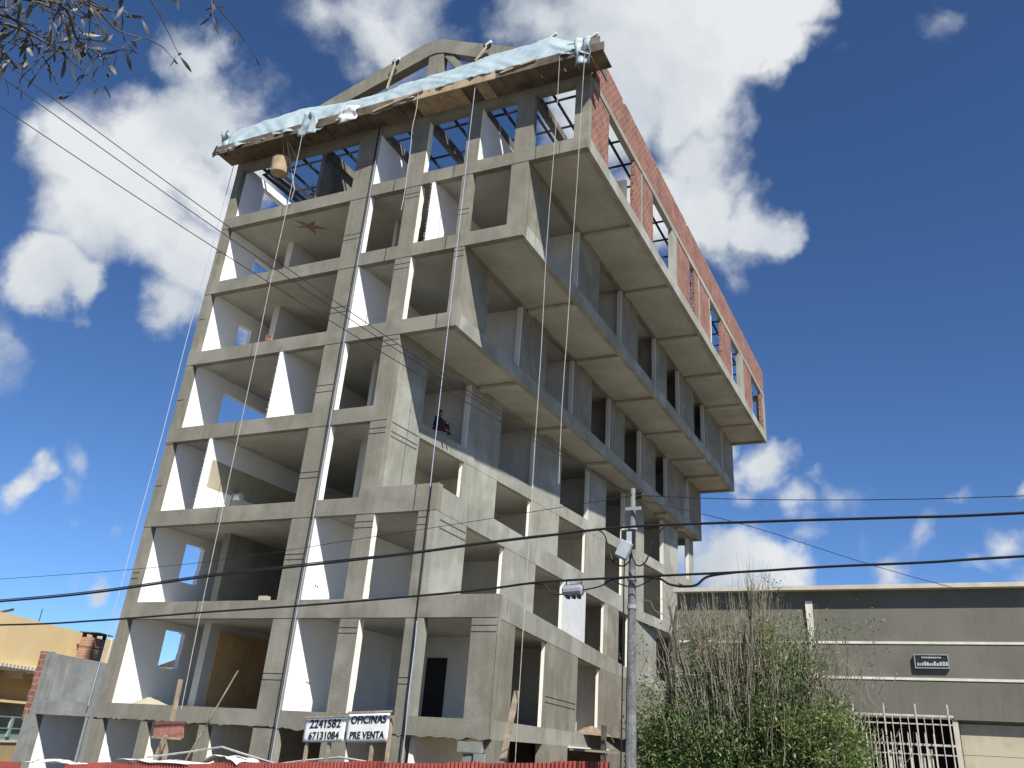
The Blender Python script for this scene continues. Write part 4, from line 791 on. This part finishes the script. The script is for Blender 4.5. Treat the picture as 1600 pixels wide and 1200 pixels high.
obj('board', MB().box(23.6, 24.6, YN - .1, YN - .005, 5.82, 6.24), M['black'], pl)
for b_ in ((23.6, 24.6, 5.82, 5.85), (23.6, 24.6, 6.21, 6.24), (23.6, 23.63, 5.85, 6.21), (24.57, 24.6, 5.85, 6.21)): obj('frame', MB().box(b_[0], b_[1], YN - .12, YN - .1, b_[2], b_[3]), M['grey_metal'], pl)
R = random.Random(2); x = 23.82
while x < 24.34: w = R.uniform(.03, .06); obj('lettering', MB().box(x, x + w, YN - .11, YN - .1, 6.115 + R.uniform(0, .01) , 6.165), M['metalbox'], pl); x += w + .015
x = 23.68
while x < 24.52: w = R.uniform(.035, .08); obj('lettering', MB().box(x, x + w, YN - .11, YN - .1, 5.90, 5.99 + R.uniform(-.02, .04)), M['metalbox'], pl); x += w + .018
gr = thing('iron_grille', 'cream painted iron grille gate with spiked bars at the foot of the olive wall', 'gate', (22.5, YN - .3, 0.8))
y_ = YN - .3
for z in (4.42, 4.2, 3.62, 3.37): obj('rail', MB().box(20.6, 24.5, y_ - .02, y_ + .02, z, z + (.06 if z in (4.42, 3.62) else .035)), M['grille'], gr)
x = 20.7; i = 0
while x < 24.45:
    tall = (i % 4 == 0); obj('bar', MB().box(x, x + (.04 if tall else .022), y_ - .045, y_ - .022, GZ(x, 0) + .1, 4.78 if tall else 4.45), M['grille'], gr); x += .228; i += 1
x = 21.0
while x < 24.1: obj('spike', MB().tube([(x, y_ - .1, 1.3), (x, y_ - .1, 3.9), (x, y_ - .1, 3.98)], [.018, .018, .006], 6), M['grille'], gr); x += .24
R = random.Random(6)
for i in range(9):
    x = 21.3 + i * .3 + R.uniform(-.06, .06); obj('mesh_panel', MB().box(x, x + R.uniform(.05, .16), y_ + .03, y_ + .05, 1.5, 3.5 + R.uniform(-.2, .1)), M['grille'], gr)
t = thing('gate_pillar', 'grey pillar with a pale rounded cap half hidden by the tree', 'pillar', (20.75, 8.6, GZ(20.7, 0)))
obj('shaft', MB().box(20.3, 21.0, 8.4, 9.0, GZ(20.7, 0), 3.85), M['annex'], t); obj('cap', ball((20.65, 8.7, 3.87), .45, .38, .22), M['coping'], t, smooth=True)
# ------------------------------------------------------------------ yellow house on the left
Yd = Vector((-0.40128552, 0.91595302, 0)); Yn = Vector((Yd.y, -Yd.x, 0)); Y0 = Vector((-16.1947, 14.0, 0))
def yw(u, w, z): p = Y0 + Yd * u + Yn * w; return (p.x, p.y, z)   # u along the wall (0 = far corner), w outward
def ybox(u0, u1, w0, w1, z0, z1):
    mb = MB(); mb.v = [yw(u, w, z) for z in (z0, z1) for (u, w) in ((u0, w0), (u1, w0), (u1, w1), (u0, w1))]
    mb.f = [(0, 3, 2, 1), (4, 5, 6, 7), (0, 1, 5, 4), (1, 2, 6, 5), (2, 3, 7, 6), (3, 0, 4, 7)]; return mb
H = thing('yellow_house', 'yellow house with a scalloped eave on the far left', 'house', (-14, 8, 0))
def hp(name, mb, m, parent=None): return obj(name, mb, M[m], parent or H)
hp('upper_wall', ybox(-16, 0, -6, 0, 4.93, 6.93), 'yellow'); hp('corner_trim', ybox(-.25, 0.05, -.2, .06, 4.93, 6.98), 'coping'); hp('lower_wall', ybox(-16, -0.2, -6, -.8, 3.62, 4.93), 'ochre')
hp('eave', ybox(-16, 0.1, -.8, .25, 4.80, 4.92), 'whiteline')
for i in range(48): 
    u = -14 + i * .29; hp('scallop', ybox(u, u + .2, .2, .3, 4.86, 5.0), 'coping')
for i in range(5): hp('bracket', ybox(-13 + i * 2.6, -12.8 + i * 2.6, -.8, .1, 4.5, 4.8), 'coping')
hp('balcony_slab', ybox(-16, -0.5, -1.2, .1, 3.52, 3.62), 'yellow'); hp('ground_wall', ybox(-16, -0.5, -6, -.5, 0, 3.52), 'room_dark')
for z in (2.95, 2.5): hp('railing', ybox(-16, -.5, -.02, .04, z, z + .05), 'green_paint')
for i in range(7): hp('railing_post', ybox(-13.5 + i * 2, -13.3 + i * 2, -.04, .06, 2.2, 3.0), 'green_paint')
hp('string_course', ybox(-16, -.5, -.4, .05, 1.98, 2.06), 'whiteline'); hp('base_wall', ybox(-16, -.5, -.5, 0, -.8, 1.98), 'ochre')
hp('panel', ybox(-16, -.5, -.3, -.04, 2.06, 2.4), 'green_paint')
t = thing('brick_chimney', 'brick chimney with a flat dark cap in front of the yellow house', 'chimney', yw(-3.3, .5, 4.9))
def cb_(name, u0, u1, w0, w1, z0, z1, m): obj(name, ybox(u0, u1, w0, w1, z0, z1), M[m], t)
cb_('stack', -4.05, -2.75, .3, .95, 4.6, 6.68, 'chimney_brick'); cb_('ledge', -4.08, -2.72, .27, .98, 6.24, 6.27, 'conc_dark'); cb_('cap', -4.18, -2.6, .22, 1.18, 6.88, 6.92, 'bark')
for (u, w) in ((-4.0, .3), (-2.95, .3), (-4.0, .8), (-2.95, .8)): cb_('cap_post', u, u + .15, w, w + .15, 6.68, 6.88, 'black')
t = thing('antenna', 'thin black antenna mast on the roof of the yellow house', 'antenna', yw(-7, -.4, 6.93)); obj('mast', MB().tube([yw(-6.9, -.4, 6.9), yw(-6.9, -.4, 7.55)], .02, 5), M['black'], t)
tag(obj('roof_ridge_piece', MB().beam(yw(-10.2, -.3, 6.95), yw(-9.3, -.3, 7.2), .04, .1), M['bark']), 'bent dark metal strip sticking up on the yellow roof edge', 'metal strip')
# roof seen through the first floor hole
T2 = thing('far_house', 'grey gabled house glimpsed through the broken hole in the first floor', 'house', (-26, 22, 0))
obj('wall', MB().box(-16, -9, 17, 25, 0, 5.9), M['annex'], T2); obj('gable', MB().prism_y([(-16, 5.91), (-9, 5.91), (-12.5, 6.9)], 17, 25), M['bark'], T2)
# ------------------------------------------------------------------ tree in front of the olive building
def tree_base(name, label, x, y): return thing(name, label, 'tree', (x, y, GZ(x, y)))
TR = tree_base('leafy_tree', 'bushy green tree with a crown of bare upright twigs right of the utility pole', 20.2, 0.6)
R = random.Random(31); tx, ty, tz = 20.1, .6, GZ(20, 0)
mb = MB(); limbs = []
mb.tube([(tx, ty, tz - .1), (tx + .05, ty, tz + .7), (tx, ty + .05, tz + 1.4)], [.24, .19, .16], 8)
for i in range(13):
    a = R.uniform(0, 2 * math.pi); sp = R.uniform(.4, 2.0); p = [(tx, ty, tz + 1.0 + R.uniform(0, .5))]
    for k in range(1, 6): p.append((tx + sp * math.cos(a) * (k / 5) ** .8 + R.uniform(-.08, .08), ty + .75 * sp * math.sin(a) * (k / 5) ** .8, tz + 1.3 + k * (R.uniform(.55, .85))))
    limbs.append(p); mb.tube(p, [.10, .08, .06, .045, .03, .02], 5)
obj('trunk', mb, M['bark'], TR)
tw = MB()
for i in range(1900):
    l = limbs[R.randrange(len(limbs))]; k = R.randrange(1, 5); f_ = R.random(); a = Vector(l[k]).lerp(Vector(l[k + 1]), f_)
    if R.random() < .65: a = Vector((tx + R.gauss(.3, 1.25), ty + R.gauss(0, .7), tz + R.uniform(1.9, 4.2)))
    dx, dy = (a.x - tx) * .16 + R.gauss(0, .1), (a.y - ty) * .12 + R.gauss(0, .1); Lh = R.uniform(.5, 1.7) * (1.25 - min(1, abs(a.x - tx - .3) / 2.6)); pts = [a]
    Lh = min(Lh, 7.75 + (R.random() - .6) * 1.0 - (abs(a.x - 20.5) * .38) - a.z) 
    if Lh < .2: Lh = R.uniform(.2, .5)
    for s in range(1, 5): pts.append(a + Vector((dx * Lh * s / 4 + R.gauss(0, .022), dy * Lh * s / 4 + R.gauss(0, .02), Lh * s / 4)))
    tw.tube(pts, [.010, .008, .006, .005, .002], 3, cap=False)
    if R.random() < .4:
        b = pts[R.choice([1, 2])]; sd = R.choice([-1, 1]); tw.tube([b, b + Vector((sd * .12, R.gauss(0, .05), .2)), b + Vector((sd * .17, R.gauss(0, .05), .55))], [.008, .006, .003], 3, cap=False)
o = obj('twig', tw, M['twig'], TR); o['kind'] = 'stuff'
def leaves(mb, c, n, sx, sy, sz, size, R, hang=.0):
    for _ in range(n):
        p = Vector((c[0] + R.gauss(0, sx), c[1] + R.gauss(0, sy), c[2] + R.gauss(0, sz))); s = size * R.uniform(.6, 1.4)
        d = Vector((R.uniform(-1, 1), R.uniform(-1, 1), R.uniform(-1, .8) - hang)).normalized(); e = d.cross(Vector((R.uniform(-1, 1), R.uniform(-1, 1), R.uniform(-1, 1)))).normalized()
        i = len(mb.v); mb.v += [tuple(p), tuple(p + d * s * .5 + e * s * .22), tuple(p + d * s), tuple(p + d * s * .5 - e * s * .22)]; mb.f.append((i, i + 1, i + 2, i + 3))
lf = MB(); lp = MB(); R = random.Random(77)
def inside(x, z):   # ragged outline of the leafy mass
    h = z - tz
    w = 2.5 if h < 2.6 else 2.5 - (h - 2.6) * .75
    return abs(x - tx - .1) < w
cl = 0
while cl < 1450:
    x = tx + R.uniform(-2.7, 2.8); z = tz + .4 + 4.3 * R.random() ** 1.35; y = ty + R.gauss(0, .75)
    if not inside(x, z): continue
    if z - tz > 3.0 and R.random() < (.85 if x < tx + .5 else .45): continue
    cl += 1; big = R.random() < .3
    leaves(lp if (x > tx + .9 and R.random() < .45) or R.random() < .12 else lf, (x, y, z), R.randint(50, 100), .19, .17, .16, .085, R)
for i in range(330):
    x = tx + R.gauss(.2, 1.1); z = tz + R.uniform(2.6, 5.2); leaves(lp if R.random() < .5 else lf, (x, ty + R.gauss(0, .6), z), R.randint(14, 36), .17, .15, .2, .06, R)
for (x, z, n) in ((17.9, 4.45, 40), (17.75, 4.2, 25), (22.3, 5.6, 30), (21.9, 4.9, 90), (21.8, 5.5, 60), (22.6, 5.8, 14), (23.1, 5.85, 14), (21.5, 5.3, 60), (18.2, 4.5, 30), (19.1, 5.5, 60), (21.0, 6.7, 25)):
    leaves(lp, (x, .2, z), n * 2, .16, .15, .16, .075, R)
o = obj('crown', lf, M['leaf'], TR); o['kind'] = 'stuff'; o = obj('crown', lp, M['leaf_pale'], TR); o['kind'] = 'stuff'
RB = thing('rust_shrub', 'rust coloured shrub at the foot of the green tree beside the pole', 'shrub', (18.4, -.5, GZ(18.4, 0)))
mb = MB(); R = random.Random(4)
for i in range(40): leaves(mb, (18.15 + R.uniform(-.25, .35), .3 + R.gauss(0, .2), R.uniform(.9, 3.3)), 60, .14, .14, .16, .06, R)
o = obj('foliage', mb, M['leaf_rust'], RB); o['kind'] = 'stuff'
obj('stem', MB().tube([(18.2, .3, GZ(18, 0) - .05), (18.25, .3, 1.8), (18.2, .35, 2.9)], [.05, .035, .012], 5), M['bark'], RB)
T3 = tree_base('slender_tree', 'slender dark trunk with a few crooked twigs directly behind the utility pole', 18.35, 1.2)
mb = MB(); x0, y0 = 18.25, 1.0
mb.tube([(x0, y0, GZ(18, 0) - .1), (x0 + .03, y0, 2.6), (x0 - .05, y0, 4.0), (x0 + .02, y0, 5.2), (x0 + .15, y0, 6.4)], [.2, .17, .13, .09, .03], 8); obj('trunk', mb, M['bark'], T3)
mb = MB(); R = random.Random(10)
for i in range(34):
    z = R.uniform(3.2, 6.0); a = Vector((x0, y0, z)); d = Vector((R.uniform(-1, 1.4), R.uniform(-.5, .5), R.uniform(.2, 1.1))); p = [a]
    for s in range(5): p.append(p[-1] + d * .22 + Vector((R.gauss(0, .06), 0, R.gauss(0, .06))))
    mb.tube(p, [.018, .015, .012, .009, .006, .003], 3, cap=False)
o = obj('twig', mb, M['twig'], T3); o['kind'] = 'stuff'
mb = MB(); leaves(mb, (17.75, .8, 4.35), 40, .12, .1, .16, .08, R, .5); leaves(mb, (17.5, .8, 5.6), 18, .1, .1, .2, .08, R, .5); o = obj('foliage', mb, M['leaf_pale'], T3); o['kind'] = 'stuff'
# ------------------------------------------------------------------ overhanging eucalyptus branch, top left
OT = thing('overhanging_tree', 'branch with long narrow grey green leaves hanging into the top left corner', 'tree', (15.5, -20.5, GZ(15, 0)))
R = random.Random(17)
# image axes at the tree's distance are used only to lay out a plausible drooping spray in 3D
bx = Vector((0.9, .42, 0)).normalized()
root = Vector((15.5, -20.5, GZ(15, 0)))
mb = MB(); mb.tube(spline([tuple(root - Vector((0, 0, .2))), tuple(root + Vector((.1, 0, 2.5))), tuple(root + Vector((.3, .1, 5))), tuple(root + Vector((.6, .3, 7.5))), tuple(root + Vector((.8, .4, 9.5)))]), [.3 - .27 * i / 24 for i in range(25)], 9)
obj('trunk', mb, M['bark'], OT)
sprays = [([(20.05, -19.594, 6.258), (20.22, -19.328, 6.425), (20.259, -19.17, 6.467), (20.259, -19.072, 6.492), (20.281, -18.973, 6.54)], 34), ([(19.933, -19.631, 6.554), (20.13, -19.284, 6.709), (20.192, -19.118, 6.773), (20.209, -18.981, 6.794), (20.2, -18.852, 6.786)], 16), ([(19.898, -19.498, 6.865), (20.113, -19.058, 6.972), (20.189, -18.848, 7.015), (20.199, -18.671, 6.996), (20.295, -18.482, 7.053)], 6), ([(20.174, -19.604, 6.635), (20.337, -19.291, 6.75), (20.402, -19.096, 6.795), (20.418, -18.981, 6.825), (20.456, -18.863, 6.874)], 26), ([(19.722, -19.43, 6.386), (19.878, -19.158, 6.534), (19.858, -19.087, 6.554), (19.826, -19.023, 6.56)], 10), ([(20.203, -19.549, 6.436), (20.443, -19.202, 6.621), (20.404, -19.009, 6.542), (20.41, -18.878, 6.547), (20.389, -18.832, 6.576)], 22), ([(20.109, -19.606, 6.761), (20.571, -19.057, 7.066), (20.579, -18.885, 7.051), (20.549, -18.805, 7.051)], 4), ([(19.94, -19.557, 6.942), (20.554, -18.809, 7.284), (20.68, -18.557, 7.324), (20.684, -18.445, 7.33), (20.658, -18.391, 7.346)], 4), ([(20.025, -19.572, 6.431), (20.161, -19.287, 6.54), (20.15, -19.178, 6.548), (20.121, -19.102, 6.553), (20.068, -19.035, 6.53)], 16), ([(19.811, -19.56, 6.575), (20.025, -19.275, 6.784), (20.0, -19.196, 6.794), (19.964, -19.154, 6.812), (19.889, -19.132, 6.791)], 18), ([(20.267, -19.639, 6.558), (20.438, -19.352, 6.697), (20.45, -19.193, 6.704), (20.438, -19.071, 6.701), (20.419, -18.989, 6.71)], 22)]
mb = MB(); leafp = []
fork = Vector((16.1, -20.2, 7.3))
for pl_, lf_n in sprays:
    P = [Vector(p) for p in pl_]; pp = [fork, fork.lerp(P[0], .5) + Vector((0, 0, .25))] + P; sp = spline([tuple(p) for p in pp], 5)
    mb.tube(sp, [.016 * (1 - i / len(sp)) + .0025 for i in range(len(sp))], 5)
    for k in range(lf_n):
        f_ = R.uniform(.45, 1.0); i = int(f_ * (len(sp) - 2)); leafp.append(Vector(sp[i]) + Vector((R.gauss(0, .05), R.gauss(0, .05), R.gauss(0, .03))))
    for k in range(5):
        i = R.randrange(len(sp) // 2, len(sp) - 1); a = Vector(sp[i]); d = Vector((R.gauss(.05, .1), R.gauss(0, .1), -R.uniform(.02, .16))); q = [a, a + d, a + d * 1.8 + Vector((0, 0, -.04))]
        mb.tube(q, [.005, .004, .002], 4); leafp += [q[1], q[2], q[2] + Vector((.02, 0, .01))]
obj('branch', mb, M['bark'], OT)
def leafmesh():
    m_ = MB(); Lh, w = .115, .022; pts = [(0, 0), (.35, .8), (.6, 1), (.85, .6), (1, 0)]
    for (t_, s) in pts: m_.v.append((0 - w * s * .5, .006 * math.sin(t_ * 3), -Lh * t_)); m_.v.append((w * s * .5, .006 * math.sin(t_ * 3), -Lh * t_))
    for i in range(4): m_.f.append((2 * i, 2 * i + 1, 2 * i + 3, 2 * i + 2))
    me = m_.mesh('leaf'); me.materials.append(M['leaf_grey']); return me
lm_ = leafmesh(); wl = WL[OT.name]
for p in leafp[:290]:
    o = bpy.data.objects.new('leaf', lm_); COL.objects.link(o); o.parent = OT; o.location = p - wl; o.rotation_euler = (R.gauss(0, .5), R.gauss(.25, .5), R.uniform(0, 6.28)); s = R.uniform(.65, 1.25); o.scale = (s, s, s)
